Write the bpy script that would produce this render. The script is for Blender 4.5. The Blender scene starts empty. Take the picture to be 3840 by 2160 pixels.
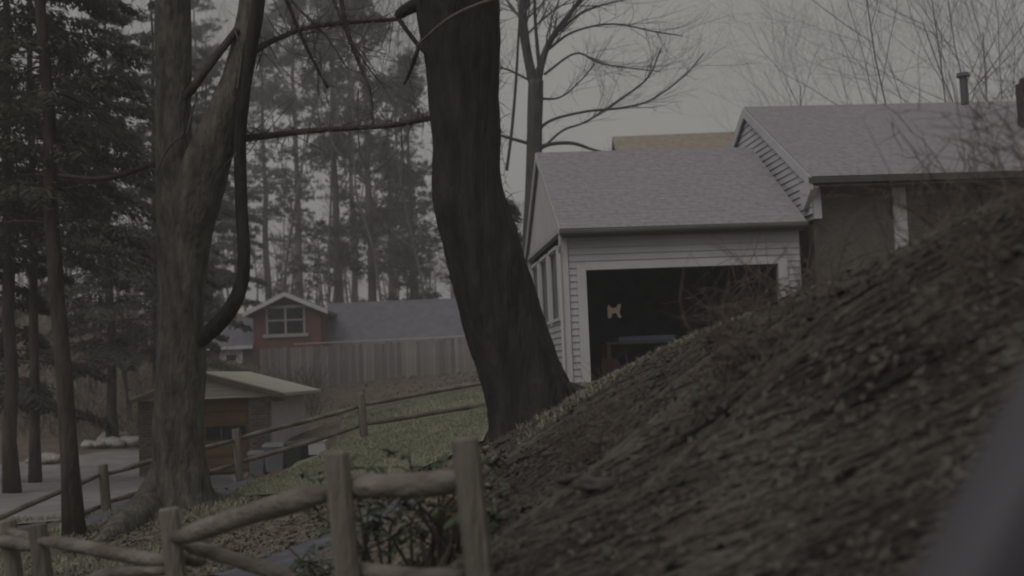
import bpy, bmesh, math, random
import numpy as np
from mathutils import Vector, Matrix, noise as mnoise

# ------------------------------------------------------------------ camera, sky, sun, exposure
S = bpy.context.scene
COL = S.collection
F = 4600.0                       # focal length in units of a 3840 wide frame
PITCH, ROLL = math.atan(320 / F), math.radians(-2.4)
CAMLOC = Vector((0, 0, 1.4))
cam = bpy.data.cameras.new('camera')
camo = bpy.data.objects.new('camera', cam)
COL.objects.link(camo)
RM = Matrix.Rotation(math.pi / 2 + PITCH, 3, 'X') @ Matrix.Rotation(ROLL, 3, 'Z')
camo.matrix_world = Matrix.Translation(CAMLOC) @ RM.to_4x4()
cam.sensor_width = 36
cam.lens = F / 3840 * 36
cam.clip_start, cam.clip_end = 0.05, 2500
cam.dof.use_dof = True
cam.dof.focus_distance = 16
cam.dof.aperture_fstop = 1.4
S.camera = camo

W = bpy.data.worlds.new('World')
S.world = W
W.use_nodes = True
nt = W.node_tree
nt.nodes.clear()
SUN_EL, SUN_AZ = math.radians(50), math.radians(215)
sky = nt.nodes.new('ShaderNodeTexSky')
sky.sky_type = 'NISHITA'
sky.sun_disc = False
sky.sun_elevation = SUN_EL
sky.sun_rotation = SUN_AZ
sky.dust_density = 4.0
hsv = nt.nodes.new('ShaderNodeHueSaturation')
hsv.inputs['Saturation'].default_value = 0.08
mixs = nt.nodes.new('ShaderNodeMix')
mixs.data_type = 'RGBA'
mixs.inputs['Factor'].default_value = 0.88
mixs.inputs['B'].default_value = (4.12, 4.06, 3.78, 1)      # even cloud cover
bg = nt.nodes.new('ShaderNodeBackground')
bg.inputs['Strength'].default_value = 0.1
out = nt.nodes.new('ShaderNodeOutputWorld')
nt.links.new(sky.outputs[0], hsv.inputs['Color'])
nt.links.new(hsv.outputs[0], mixs.inputs['A'])
nt.links.new(mixs.outputs['Result'], bg.inputs[0])
nt.links.new(bg.outputs[0], out.inputs[0])

sl = bpy.data.lights.new('sun', 'SUN')
sl.energy = 1.45
sl.angle = math.radians(50)
sl.color = (1.0, 0.97, 0.95)
so = bpy.data.objects.new('sun', sl)
COL.objects.link(so)
so.rotation_euler = (math.radians(90) - SUN_EL, 0, math.radians(-35))
so.location = (0, -10, 40)

S.view_settings.view_transform = 'Standard'
S.view_settings.look = 'None'
S.view_settings.gamma = 1
S.view_settings.exposure = -0.48
S.view_settings.use_curve_mapping = False
S.cycles.use_denoising = True
S.cycles.max_bounces = 5
S.cycles.filter_width = 2.0

R = random.Random(7)
NR = np.random.RandomState(11)


def at(px, py, d):
    """world point seen at (px, py) of a 3840x2160 frame, at depth d along the view axis"""
    v = Vector(((px - 1920) / F * d, (1080 - py) / F * d, -d))
    return CAMLOC + RM @ v


# ------------------------------------------------------------------ terrain height
CP = [(-30, 1.6, -.1), (-12, 2, -.1), (-4, 2, 0), (0, 2, 0), (4, 2, 0), (9, 2, 0), (30, 2, 0), (-30, -4, -.1), (-12, -4, -.1), (0, -4, 0),
      (9, -4, 0), (30, -5, 0), (0, -20, 0), (-30, -30, 0), (30, -30, 0),
      (2.8, 2.9, .15), (1.6, 3.6, .85), (2.4, 5, 2.0), (3.6, 5.0, 2.15), (1.0, 4.2, .72), (.3, 5, .60), (0, 6, .60), (.6, 7, .95),
      (1.2, 7, 1.38), (1.9, 8, 1.82), (3.5, 8, 1.95), (1.6, 11, 1.65), (.8, 13, 1.2), (-.25, 12.8, .74), (-.1, 9, .66), (9, 6, 2.3),
      (7, 3.2, .5), (1.5, 16, 1.2), (1.2, 22, 1.14), (6, 22, 1.2), (8, 15, 1.7), (6, 30, 1.3), (2, 30, 1.15), (12, 25, 1.4),
      (-1, 6, .10), (-1, 8, .12), (-1.1, 11, .2), (-2.5, 9, .02), (-1.3, 4.6, .02), (-2, 7, -.05), (-3.2, 8.5, -.05), (-3.66, 13.8, .06),
      (-2.17, 18, .55), (-3.8, 17, .05), (-5.0, 15, -.1), (-.66, 18, .8), (-7, 16, -.15), (-6.8, 22, -.35), (-8.3, 27, -.55),
      (-7, 31, -.8), (-5.6, 37, .1), (-8, 38, -.5), (-3.0, 24, .46), (-3.9, 22, -.18), (-4.0, 24, -.22), (-4.7, 26, -.48), (-5.0, 33, .2), (-3.8, 19, -.07), (-5.1, 28, -.55), (-3, 40, .75), (-9, 40, -.5), (-14, 40, -.2), (-15, 45, -.3),
      (-18, 55, 2.0), (-6, 52, 1.35), (-1, 52, 1.55), (-22, 65, 5), (-10, 65, 2), (0, 65, 2), (10, 60, 2), (20, 50, 2), (25, 20, 2),
      (-20, 20, -.3), (-30, 40, 1), (-40, 80, 6), (0, 100, 4), (-20, 100, 7), (40, 100, 4), (40, 40, 2), (-40, 10, 0), (-12, 8, -.2),
      (-9, 11, -.2), (-1.5, 14, .28), (-60, 120, 8), (60, 120, 5), (60, 60, 3), (-60, 40, 2), (-60, -20, 0), (60, -20, 0), (60, 5, 1)]
CPA = np.array(CP, float)


def _k(r2):
    return np.where(r2 > 0, r2 * np.log(np.maximum(r2, 1e-12)) * .5, 0)


def _fit():
    P = CPA[:, :2]
    n = len(P)
    r2 = ((P[:, None] - P[None]) ** 2).sum(-1)
    A = np.zeros((n + 3, n + 3))
    A[:n, :n] = _k(r2) + np.eye(n) * .15
    A[:n, n] = 1
    A[:n, n + 1:] = P
    A[n, :n] = 1
    A[n + 1:, :n] = P.T
    return np.linalg.solve(A, np.concatenate([CPA[:, 2], np.zeros(3)]))


TW = _fit()


def hts(x, y):
    x = np.clip(np.asarray(x, float), -60, 60)
    y = np.clip(np.asarray(y, float), -30, 120)
    sh = x.shape
    q = np.stack([x.ravel(), y.ravel()], 1)
    r2 = ((q[:, None] - CPA[None, :, :2]) ** 2).sum(-1)
    z = _k(r2) @ TW[:-3] + TW[-3] + q @ TW[-2:]
    z += .02 * np.sin(q[:, 0] * 2.3 + q[:, 1] * 1.1) * np.sin(q[:, 1] * 1.9 - q[:, 0] * .7) * (q[:, 1] > 2.6)
    w = np.clip((q[:, 0] + .1) / .5, 0, 1) * np.clip((q[:, 1] - 2.8) / .6, 0, 1) * np.clip((11 - q[:, 1]) / 3, 0, 1) * np.clip((6 - q[:, 0]) / 2, 0, 1)
    ph = q[:, 1] * 5.2 + 1.3 * np.sin(q[:, 0] * 1.1 + q[:, 1] * .6) + .5 * np.sin(q[:, 0] * 3.1)
    z += w * (.045 * np.sin(ph) + .02 * np.sin(ph * 2.3 + q[:, 0] * 2)) * (.6 + .4 * np.sin(q[:, 0] * 2.2 - q[:, 1]))
    return z.reshape(sh)


def h(x, y):
    return float(hts(np.array([x]), np.array([y]))[0])


def ground_at(px, py, d0, d1):
    """first depth between d0 and d1 at which the ray meets the ground"""
    ds = np.linspace(d0, d1, 120)
    pts = [at(px, py, d) for d in ds]
    zs = hts(np.array([p.x for p in pts]), np.array([p.y for p in pts]))
    for p, z in zip(pts, zs):
        if p.z <= z:
            return Vector((p.x, p.y, z))
    p = pts[-1]
    return Vector((p.x, p.y, zs[-1]))


# ------------------------------------------------------------------ materials
def mat(name, col, rough=.85, var=.35, scale=4.0, bump=0.0, bscale=30.0, col2=None, stretch=(1, 1, 1), detail=5, spec=.25):
    m = bpy.data.materials.new(name)
    m.use_nodes = True
    t = m.node_tree
    b = t.nodes['Principled BSDF']
    b.inputs['Roughness'].default_value = rough
    b.inputs['Specular IOR Level'].default_value = spec
    tc = t.nodes.new('ShaderNodeTexCoord')
    mp = t.nodes.new('ShaderNodeMapping')
    mp.inputs['Scale'].default_value = stretch
    t.links.new(tc.outputs['Object'], mp.inputs[0])
    nz = t.nodes.new('ShaderNodeTexNoise')
    nz.inputs['Scale'].default_value = scale
    nz.inputs['Detail'].default_value = detail
    t.links.new(mp.outputs[0], nz.inputs['Vector'])
    rp = t.nodes.new('ShaderNodeValToRGB')
    c2 = col2 or tuple(min(1, c * (1 + var)) for c in col)
    c1 = col if col2 else tuple(c * (1 - var) for c in col)
    rp.color_ramp.elements[0].position = .32
    rp.color_ramp.elements[1].position = .68
    rp.color_ramp.elements[0].color = (*c1, 1)
    rp.color_ramp.elements[1].color = (*c2, 1)
    t.links.new(nz.outputs['Fac'], rp.inputs[0])
    t.links.new(rp.outputs[0], b.inputs['Base Color'])
    if bump:
        n2 = t.nodes.new('ShaderNodeTexNoise')
        n2.inputs['Scale'].default_value = bscale
        n2.inputs['Detail'].default_value = 6
        t.links.new(mp.outputs[0], n2.inputs['Vector'])
        bp = t.nodes.new('ShaderNodeBump')
        bp.inputs['Strength'].default_value = bump
        bp.inputs['Distance'].default_value = .05
        t.links.new(n2.outputs['Fac'], bp.inputs['Height'])
        t.links.new(bp.outputs[0], b.inputs['Normal'])
    return m


def leafmat(name, c1, c2, scale=1.2, trans=.15):
    m = mat(name, c1, .8, col2=c2, scale=scale, detail=8)
    t = m.node_tree
    b = t.nodes['Principled BSDF']
    tr = t.nodes.new('ShaderNodeBsdfTranslucent')
    src = b.inputs['Base Color'].links[0].from_socket
    t.links.new(src, tr.inputs['Color'])
    mx = t.nodes.new('ShaderNodeMixShader')
    mx.inputs[0].default_value = .4
    t.links.new(b.outputs[0], mx.inputs[1])
    t.links.new(tr.outputs[0], mx.inputs[2])
    t.links.new(mx.outputs[0], t.nodes['Material Output'].inputs['Surface'])
    return m


M = {}
M['soil'] = mat('leaf_litter_soil', (.085, .062, .045), .95, col2=(.17, .135, .10), scale=3.0, bump=.7, bscale=16, detail=10)
M['lawn'] = mat('lawn_grass', (.17, .175, .12), .95, col2=(.25, .245, .18), scale=1.5, bump=.5, bscale=40, detail=8)
M['blade'] = mat('grass_blade', (.20, .215, .14), .8, col2=(.31, .305, .225), scale=1.3, detail=8)
M['asphalt'] = mat('asphalt', (.11, .108, .122), .8, var=.25, scale=5, bump=.3, bscale=90)
M['road'] = mat('road_asphalt', (.05, .05, .052), .8, var=.2, scale=3, bump=.3, bscale=90)
M['drive'] = mat('gravel_concrete', (.225, .207, .215), .85, var=.2, scale=2, bump=.3, bscale=50)
M['bark_grey'] = mat('grey_bark', (.062, .058, .050), .95, col2=(.158, .147, .124), scale=11, bump=1.0, bscale=26, stretch=(1, 1, .3), detail=9)
M['bark_dark'] = mat('dark_bark', (.018, .017, .017), .95, col2=(.048, .043, .042), scale=8, bump=1.0, bscale=20, stretch=(1, 1, .22))
M['bark_brown'] = mat('brown_bark', (.045, .038, .033), .95, col2=(.095, .08, .068), scale=8, bump=.8, bscale=25, stretch=(1, 1, .25))
M['bark_stone'] = mat('stone_grey_bark', (.05, .046, .048), .95, col2=(.095, .087, .09), scale=8, bump=.8, bscale=25, stretch=(1, 1, .25))
M['bark_far'] = mat('pine_bark', (.07, .058, .05), .95, col2=(.12, .10, .088), scale=4, bump=.5, bscale=20, stretch=(1, 1, .3))
M['twig'] = mat('bare_twig', (.115, .104, .112), .9, var=.3, scale=6)
M['twig_pale'] = mat('pale_twig', (.10, .088, .076), .9, var=.3, scale=10)
M['hemlock'] = leafmat('hemlock_needles', (.068, .071, .057), (.14, .142, .115))
M['pine'] = leafmat('pine_needles', (.055, .058, .048), (.12, .122, .10), .7)
M['brush'] = mat('brown_brush', (.075, .056, .046), .9, col2=(.15, .115, .095), scale=2)
M['litter'] = mat('dead_leaves', (.055, .047, .041), .9, col2=(.12, .104, .09), scale=9, detail=4)
M['litter_pale'] = mat('faded_leaves', (.085, .072, .054), .9, col2=(.20, .178, .135), scale=7, detail=4)
M['litter_ivy'] = mat('dull_ivy', (.035, .035, .026), .8, col2=(.075, .073, .055), scale=7)
M['rhodo'] = mat('glossy_leaf', (.018, .034, .014), .45, col2=(.06, .085, .035), scale=8, spec=.4)
M['rock'] = mat('bank_rock', (.045, .04, .036), .9, col2=(.10, .09, .08), scale=5, bump=.6, bscale=14)
M['pale_rock'] = mat('pale_rubble', (.25, .235, .215), .9, col2=(.42, .40, .37), scale=5, bump=.5)
M['rail'] = mat('weathered_rail', (.10, .086, .073), .9, col2=(.235, .21, .182), scale=5, bump=.7, bscale=30, stretch=(.25, 1, 1))
M['post'] = mat('weathered_post', (.125, .108, .09), .9, col2=(.225, .20, .17), scale=5, bump=.7, bscale=30, stretch=(1, 1, .2))
M['white'] = mat('white_siding', (.41, .40, .43), .6, var=.07, scale=3)
M['gable'] = mat('gable_panel', (.50, .487, .505), .65, var=.06, scale=2)
M['trimw'] = mat('white_trim', (.49, .475, .50), .6, var=.06, scale=3)
M['dim_trim'] = mat('dull_window_trim', (.30, .29, .29), .7, var=.1, scale=3)
M['gutter'] = mat('gutter_metal', (.075, .074, .062), .5, var=.15, scale=3)
M['roof'] = mat('grey_shingle', (.22, .208, .228), .9, col2=(.285, .272, .294), scale=9, bump=.25, bscale=120, detail=8)
M['tanroof'] = mat('tan_shingle', (.22, .188, .152), .9, col2=(.295, .255, .208), scale=5, bump=.3, bscale=60)
M['brown_wall'] = mat('brown_brick_wall', (.085, .075, .066), .9, col2=(.13, .115, .10), scale=12, stretch=(1, 1, 3))
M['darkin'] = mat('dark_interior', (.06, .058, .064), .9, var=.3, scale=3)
M['screen'] = mat('window_screen', (.085, .083, .085), .35, col2=(.17, .165, .165), scale=5, stretch=(1, 1, .4))
M['red'] = mat('red_siding', (.115, .055, .05), .85, col2=(.155, .074, .067), scale=3)
M['slate'] = mat('blue_grey_roof', (.105, .105, .125), .9, col2=(.16, .155, .18), scale=3, bump=.3, bscale=60)
M['glass'] = mat('window_glass', (.012, .014, .018), .12, var=.2, scale=2, spec=.5)
M['fence'] = mat('grey_fence_board', (.16, .145, .14), .95, col2=(.33, .305, .30), scale=1.6, stretch=(2.5, 1, .5), detail=6)
M['brick'] = mat('shed_brick', (.11, .09, .075), .9, col2=(.21, .18, .155), scale=9)
M['mortar'] = mat('mortar', (.30, .27, .24), .95, var=.15, scale=9)
M['creamroof'] = mat('cream_roof', (.355, .335, .285), .85, col2=(.42, .395, .34), scale=3, bump=.2)
M['cream'] = mat('cream_siding', (.48, .455, .40), .8, var=.08, scale=3)
M['fascia'] = mat('brown_fascia', (.15, .125, .095), .8, var=.2, scale=4)
M['orange'] = mat('orange_wood', (.15, .098, .045), .7, col2=(.225, .15, .075), scale=3, stretch=(.3, 1, 2))
M['shedwhite'] = mat('pale_shed_wall', (.60, .575, .60), .85, var=.08, scale=3)
M['bingrey'] = mat('grey_bin', (.22, .22, .245), .5, var=.1, scale=4)
M['bindark'] = mat('dark_green_bin', (.05, .057, .056), .5, var=.15, scale=4)
M['blueobj'] = mat('pale_blue_plastic', (.11, .135, .20), .5, var=.12, scale=4)
M['redobj'] = mat('red_plastic', (.055, .022, .02), .5, var=.12, scale=4)
M['plywood'] = mat('pale_plywood', (.70, .54, .44), .8, var=.08, scale=5)
M['shelf'] = mat('shelf_wood', (.10, .085, .07), .8, var=.2, scale=5)
M['chimney'] = mat('dark_chimney_brick', (.05, .043, .047), .9, var=.4, scale=10)
M['pipe'] = mat('vent_pipe', (.085, .082, .098), .5, var=.15, scale=4)
M['car'] = mat('grey_car_paint', (.078, .073, .083), .42, var=.06, scale=2, spec=.4)
M['black'] = mat('black_plastic', (.018, .018, .022), .55, var=.15, scale=4)
M['dead_grass'] = mat('dead_grass', (.042, .037, .032), .9, col2=(.118, .102, .087), scale=1.5, stretch=(.4, 1.3, 1.3), detail=4)
M['rust'] = mat('orange_leaf', (.25, .10, .035), .8, var=.3, scale=9)


def vary(m, amt):
    """each object of this material gets its own weathered shade"""
    t = m.node_tree
    b = t.nodes['Principled BSDF']
    src = b.inputs['Base Color'].links[0].from_socket
    oi = t.nodes.new('ShaderNodeObjectInfo')
    mr = t.nodes.new('ShaderNodeMapRange')
    mr.inputs['To Min'].default_value, mr.inputs['To Max'].default_value = 1 - amt, 1 + amt
    t.links.new(oi.outputs['Random'], mr.inputs['Value'])
    vm = t.nodes.new('ShaderNodeVectorMath')
    vm.operation = 'SCALE'
    t.links.new(src, vm.inputs[0])
    t.links.new(mr.outputs[0], vm.inputs['Scale'])
    t.links.new(vm.outputs[0], b.inputs['Base Color'])


vary(M['fence'], .3)
vary(M['brick'], .25)
vary(M['rock'], .2)


# ------------------------------------------------------------------ builders
BASE = {}


def tag(o, label=None, cat=None, group=None, kind=None):
    if label: o['label'] = label
    if cat: o['category'] = cat
    if group: o['group'] = group
    if kind: o['kind'] = kind
    return o


def empty(name, loc, label=None, cat=None, group=None):
    o = bpy.data.objects.new(name, None)
    o.empty_display_size = .2
    COL.objects.link(o)
    o.location = loc
    BASE[o.name] = Vector(loc)
    return tag(o, label, cat, group)


def link(name, mesh, m, parent=None):
    o = bpy.data.objects.new(name, mesh)
    COL.objects.link(o)
    if m is not None and not mesh.materials:
        mesh.materials.append(m)
    if parent is not None:
        o.parent = parent
        BASE[o.name] = BASE[parent.name]
    else:
        BASE[o.name] = Vector((0, 0, 0))
    return o


def piece(name, mesh, parent, loc, rz=0, sc=(1, 1, 1), rot=None):
    o = bpy.data.objects.new(name, mesh)
    COL.objects.link(o)
    o.parent = parent
    BASE[o.name] = BASE[parent.name]
    o.location = Vector(loc) - BASE[parent.name]
    o.rotation_euler = rot if rot is not None else (0, 0, rz)
    o.scale = sc
    return o


class MB:
    def __init__(self):
        self.v, self.f = [], []
        self.arr = []

    def add(self, vs, fs):
        n = len(self.v)
        self.v.extend(vs)
        self.f.extend([tuple(i + n for i in f) for f in fs])

    def box(self, c, s, ux=(1, 0, 0), uy=(0, 1, 0), uz=(0, 0, 1)):
        c, ux, uy, uz = Vector(c), Vector(ux), Vector(uy), Vector(uz)
        vs = []
        for k in (-.5, .5):
            for j in (-.5, .5):
                for i in (-.5, .5):
                    vs.append(c + ux * (i * s[0]) + uy * (j * s[1]) + uz * (k * s[2]))
        self.add(vs, [(0, 2, 3, 1), (4, 5, 7, 6), (0, 1, 5, 4), (2, 6, 7, 3), (0, 4, 6, 2), (1, 3, 7, 5)])

    def prism(self, poly, ext):
        """poly: list of world points of a planar outline, extruded by ext"""
        poly = [Vector(p) for p in poly]
        ext = Vector(ext)
        n = len(poly)
        self.add(poly + [p + ext for p in poly],
                 [tuple(range(n))[::-1], tuple(range(n, 2 * n))] + [(i, (i + 1) % n, n + (i + 1) % n, n + i) for i in range(n)])

    def tube(self, pts, rad, seg=6, rough=0.0, rs=3.0, cap=True, ridge=0.0):
        pts = [Vector(p) for p in pts]
        n = len(pts)
        base = len(self.v)
        t0 = (pts[1] - pts[0]).normalized()
        a = t0.orthogonal().normalized()
        for i, p in enumerate(pts):
            t = (pts[min(i + 1, n - 1)] - pts[max(i - 1, 0)]).normalized()
            a = (a - t * a.dot(t))
            a = a.normalized() if a.length > 1e-6 else t.orthogonal().normalized()
            b = t.cross(a)
            for k in range(seg):
                an = 2 * math.pi * k / seg
                dv = a * math.cos(an) + b * math.sin(an)
                r = rad[i]
                if rough:
                    q = p + dv * r
                    r *= 1 + rough * (mnoise.noise(Vector((q.x * rs * 3, q.y * rs * 3, q.z * rs * .6))) + .6 * mnoise.noise(q * rs * .7))
                if ridge:
                    q = p + dv * rad[i]
                    q = Vector((q.x, q.y, q.z * .22)) + Vector((mnoise.noise(q * 3), mnoise.noise(q * 3 + Vector((9, 0, 0))), 0)) * .03
                    r += rad[i] * 0 + ridge * (.5 - 2.2 * max(0, .45 - abs(mnoise.noise(q * 17)) * 1.6)) * (.6 + .4 * mnoise.noise(q * 5))
                self.v.append(p + dv * r)
        for i in range(n - 1):
            o = base + i * seg
            for k in range(seg):
                k2 = (k + 1) % seg
                self.f.append((o + k, o + k2, o + seg + k2, o + seg + k))
        if cap:
            self.f.append(tuple(base + k for k in range(seg))[::-1])
            self.f.append(tuple(base + (n - 1) * seg + k for k in range(seg)))

    def quads(self, A):
        """A: (n,4,3) array of quads"""
        self.arr.append(np.asarray(A, float))

    def mesh(self, name, off=Vector((0, 0, 0)), smooth=False):
        me = bpy.data.meshes.new(name)
        v = np.array([tuple(p) for p in self.v], float).reshape(-1, 3)
        fs = list(self.f)
        if self.arr:
            Q = np.concatenate(self.arr).reshape(-1, 3)
            b = len(v)
            v = np.concatenate([v, Q])
            if not fs:
                nq = len(Q) // 4
                me.vertices.add(len(v))
                me.vertices.foreach_set('co', (v - np.array(off)).ravel())
                me.loops.add(nq * 4)
                me.loops.foreach_set('vertex_index', np.arange(nq * 4, dtype=np.int32))
                me.polygons.add(nq)
                me.polygons.foreach_set('loop_start', np.arange(0, nq * 4, 4, dtype=np.int32))
                me.update(calc_edges=True)
                me.validate()
                return me
            fs += [tuple(range(b + i, b + i + 4)) for i in range(0, len(Q), 4)]
        me.from_pydata((v - np.array(off)).tolist(), [], fs)
        if smooth:
            me.polygons.foreach_set('use_smooth', [True] * len(me.polygons))
        me.update()
        return me

    def build(self, name, m, parent=None, smooth=False):
        off = BASE[parent.name] if parent is not None else Vector((0, 0, 0))
        return link(name, self.mesh(name, off, smooth), m, parent)


def recentre(o):
    """move the origin of a top-level mesh to the middle of its base"""
    co = np.array([v.co[:] for v in o.data.vertices])
    c = Vector(((co[:, 0].min() + co[:, 0].max()) / 2, (co[:, 1].min() + co[:, 1].max()) / 2, co[:, 2].min()))
    o.data.transform(Matrix.Translation(-c))
    o.location = c
    BASE[o.name] = c
    return o


def diamonds(C, D, N, L, Wd):
    """leaf-sized diamond quads: centres C, axis D, side N (n,3), lengths L, widths Wd"""
    L = np.asarray(L)[:, None]
    Wd = np.asarray(Wd)[:, None]
    return np.stack([C - D * L / 2, C + N * Wd / 2, C + D * L / 2, C - N * Wd / 2], 1)


def nrm(a):
    return a / np.maximum(np.linalg.norm(a, axis=-1, keepdims=True), 1e-9)


def spline(pts, k=6):
    """Catmull-Rom through (point, radius) pairs"""
    P = [np.array([*p, r], float) for p, r in pts]
    P = [2 * P[0] - P[1]] + P + [2 * P[-1] - P[-2]]
    o = []
    for i in range(1, len(P) - 2):
        a, b, c, d = P[i - 1:i + 3]
        for j in range(k):
            t = j / k
            o.append(.5 * (2 * b + (c - a) * t + (2 * a - 5 * b + 4 * c - d) * t * t + (3 * b - a - 3 * c + d) * t ** 3))
    o.append(P[-2])
    return [Vector(q[:3]) for q in o], [max(.002, float(q[3])) for q in o]


# ------------------------------------------------------------------ the ground, road, lawn, drive
def axis(lo, hi, dense):
    xs = [lo]
    x = lo
    while x < hi:
        st = .22 if dense[0] <= x < dense[1] else min(30, .22 + .12 * min(abs(x - dense[0]), abs(x - dense[1])))
        x += st
        xs.append(x)
    return np.array(xs)


gx, gy = axis(-420, 420, (-9, 7)), axis(-200, 520, (2, 31))
GX, GY = np.meshgrid(gx, gy)
GZ = np.zeros_like(GX)
for i in range(len(gy)):
    GZ[i] = hts(GX[i], GY[i])
me = bpy.data.meshes.new('ground')
nx, ny = len(gx), len(gy)
idx = np.arange(nx * ny).reshape(ny, nx)
fq = np.stack([idx[:-1, :-1], idx[:-1, 1:], idx[1:, 1:], idx[1:, :-1]], -1).reshape(-1, 4)
me.from_pydata(np.stack([GX, GY, GZ], -1).reshape(-1, 3).tolist(), [], fq.tolist())
me.polygons.foreach_set('use_smooth', [True] * len(me.polygons))
tag(link('ground', me, M['soil']), kind='structure')


def patch(name, A, B, m, lift, n=40, k=10, wob=0.0):
    """sheet on the terrain ruled between two ground polylines A and B (x, y)"""
    def res(P):
        P = np.array(P, float)
        s = np.concatenate([[0], np.cumsum(np.linalg.norm(np.diff(P, axis=0), axis=1))])
        t = np.linspace(0, s[-1], n)
        return np.stack([np.interp(t, s, P[:, 0]), np.interp(t, s, P[:, 1])], 1)
    a, b = res(A), res(B)
    if wob:
        t_ = np.linspace(0, 1, n)
        for e_, p_ in ((a, .3), (b, 1.9)):
            e_ += wob * np.stack([np.sin(t_ * 21 + p_) + .6 * np.sin(t_ * 47), np.cos(t_ * 26 + p_) + .6 * np.sin(t_ * 53 + 1)], 1)
    T = np.linspace(0, 1, k)[:, None, None]
    Q = a[None] * (1 - T) + b[None] * T
    Z = hts(Q[..., 0], Q[..., 1]) + lift
    V = np.concatenate([Q, Z[..., None]], -1).reshape(-1, 3)
    ii = np.arange(n * k).reshape(k, n)
    fq = np.stack([ii[:-1, :-1], ii[:-1, 1:], ii[1:, 1:], ii[1:, :-1]], -1).reshape(-1, 4)
    me = bpy.data.meshes.new(name)
    me.from_pydata(V.tolist(), [], fq.tolist())
    me.polygons.foreach_set('use_smooth', [True] * len(me.polygons))
    return tag(link(name, me, m), kind='structure')


def g2(px, py, d0=5, d1=70):
    p = ground_at(px, py, d0, d1)
    return (p.x, p.y)


patch('road', [(-60, -4.5), (60, -4.5)], [(-60, 2.2), (60, 2.2)], M['road'], .012, 120, 12)
# lawn below the far rail fence
LA = [g2(860, 1880), g2(1080, 1872), g2(1300, 1868), g2(1500, 1800), g2(1800, 1690)]
LB = [g2(880, 1850, 12, 40), g2(1000, 1806, 12, 40), g2(1100, 1772, 12, 40), g2(1195, 1728, 12, 40), g2(1270, 1640, 12, 45), g2(1370, 1540, 12, 45), g2(1600, 1480, 12, 50), (-.1, 32)]
patch('lawn', LA, LB, M['lawn'], .045, 90, 60, .05)
patch('garage_lawn', [(-.2, 13.6), (.8, 13.3), (1.7, 11.6), (2.5, 10.5), (6, 10)], [(.0, 21.5), (1, 21.6), (3, 22.0), (5, 22.2), (8, 22.4)],
      M['lawn'], .02, 40, 40, .05)
patch('side_verge', [g2(160, 2075), g2(280, 2010), g2(420, 1965)], [g2(210, 1985), g2(330, 1965), g2(560, 1900)], M['lawn'], .02, 20, 10, .05)
patch('driveway', [g2(-150, 2010, 9, 30), g2(60, 1972, 9, 30), g2(250, 1955, 9, 30), g2(370, 1915, 9, 40), g2(560, 1850, 9, 40), g2(700, 1820, 9, 40), g2(830, 1835, 9, 40)],
      [g2(-150, 1765, 12, 60), g2(120, 1738, 12, 60), g2(250, 1722, 12, 60), g2(420, 1695, 12, 60), g2(560, 1695, 12, 60), g2(720, 1765, 12, 40), g2(940, 1772, 12, 40)],
      M['drive'], .02, 70, 24, .04)
patch('side_drive', [g2(290, 1995, 9, 30), g2(560, 1935, 9, 30), g2(830, 1876, 9, 30), g2(890, 1850, 9, 40), g2(960, 1822, 9, 40)],
      [g2(400, 1905, 9, 30), g2(560, 1840, 9, 40), g2(760, 1800, 9, 40), g2(860, 1795, 9, 40), g2(950, 1795, 9, 40)], M['asphalt'], .035, 50, 10, .02)
# strip of asphalt behind the near fence
patch('path', [g2(760, 2200), g2(930, 2105), g2(1100, 2030), g2(1300, 1945), g2(1500, 1862)],
      [g2(1180, 2240), g2(1320, 2150), g2(1420, 2060), g2(1500, 1985), g2(1590, 1890)], M['asphalt'], .02, 50, 10, .03)


# ------------------------------------------------------------------ wood fences
def post_mb(top, base, w, seg=8):
    """hand-hewn post: rounded square section, slightly uneven, flat chamfered top"""
    m = MB()
    top, base = Vector(top), Vector(base)
    ax = (top - base).normalized()
    a = Vector((1, .25, 0)); a = (a - ax * a.dot(ax)).normalized(); b_ = ax.cross(a)
    n = 9
    rot = R.uniform(-.25, .25)
    rings = []
    for i in range(n + 2):
        t = min(1, i / n)
        c = base.lerp(top, t) + (ax * .012 if i == n + 1 else Vector())
        sc = w * .5 * (.82 if i == n + 1 else 1)
        rg = []
        for k in range(12):
            an = 2 * math.pi * k / 12 + rot
            cs, sn = math.cos(2 * math.pi * k / 12), math.sin(2 * math.pi * k / 12)
            q = sc / max(abs(cs), abs(sn)) ** .75
            q *= 1 + .05 * mnoise.noise(Vector((k * 1.7, t * 6 + top.x * 3, top.y)))
            rg.append(c + (a * math.cos(an) + b_ * math.sin(an)) * q)
        rings.append(rg)
    vs = [v for g_ in rings for v in g_]
    fs = [(i * 12 + k, i * 12 + (k + 1) % 12, (i + 1) * 12 + (k + 1) % 12, (i + 1) * 12 + k) for i in range(n + 1) for k in range(12)]
    fs += [tuple(range(12))[::-1], tuple(range((n + 1) * 12, (n + 2) * 12))]
    m.add(vs, fs)
    return m


def rail_mb(a, b, w, sag=0.0, seg=8):
    m = MB()
    a, b = Vector(a), Vector(b)
    n = 12
    pts, rad = [], []
    d = (b - a)
    side = Vector((-d.y, d.x, 0)).normalized()
    ph = R.random() * 6
    for i in range(n + 1):
        t = i / n
        p = a.lerp(b, t) + Vector((0, 0, -sag * 4 * t * (1 - t))) + side * (.006 * math.sin(ph + t * 5)) + Vector((0, 0, .006 * math.sin(ph * 2 + t * 6)))
        pts.append(p)
        e = min(t, 1 - t)
        rad.append(w * .5 * (.55 + .45 * min(1, e / .12)))
    m.tube(pts, rad, seg, .10, 4)
    return m


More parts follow.
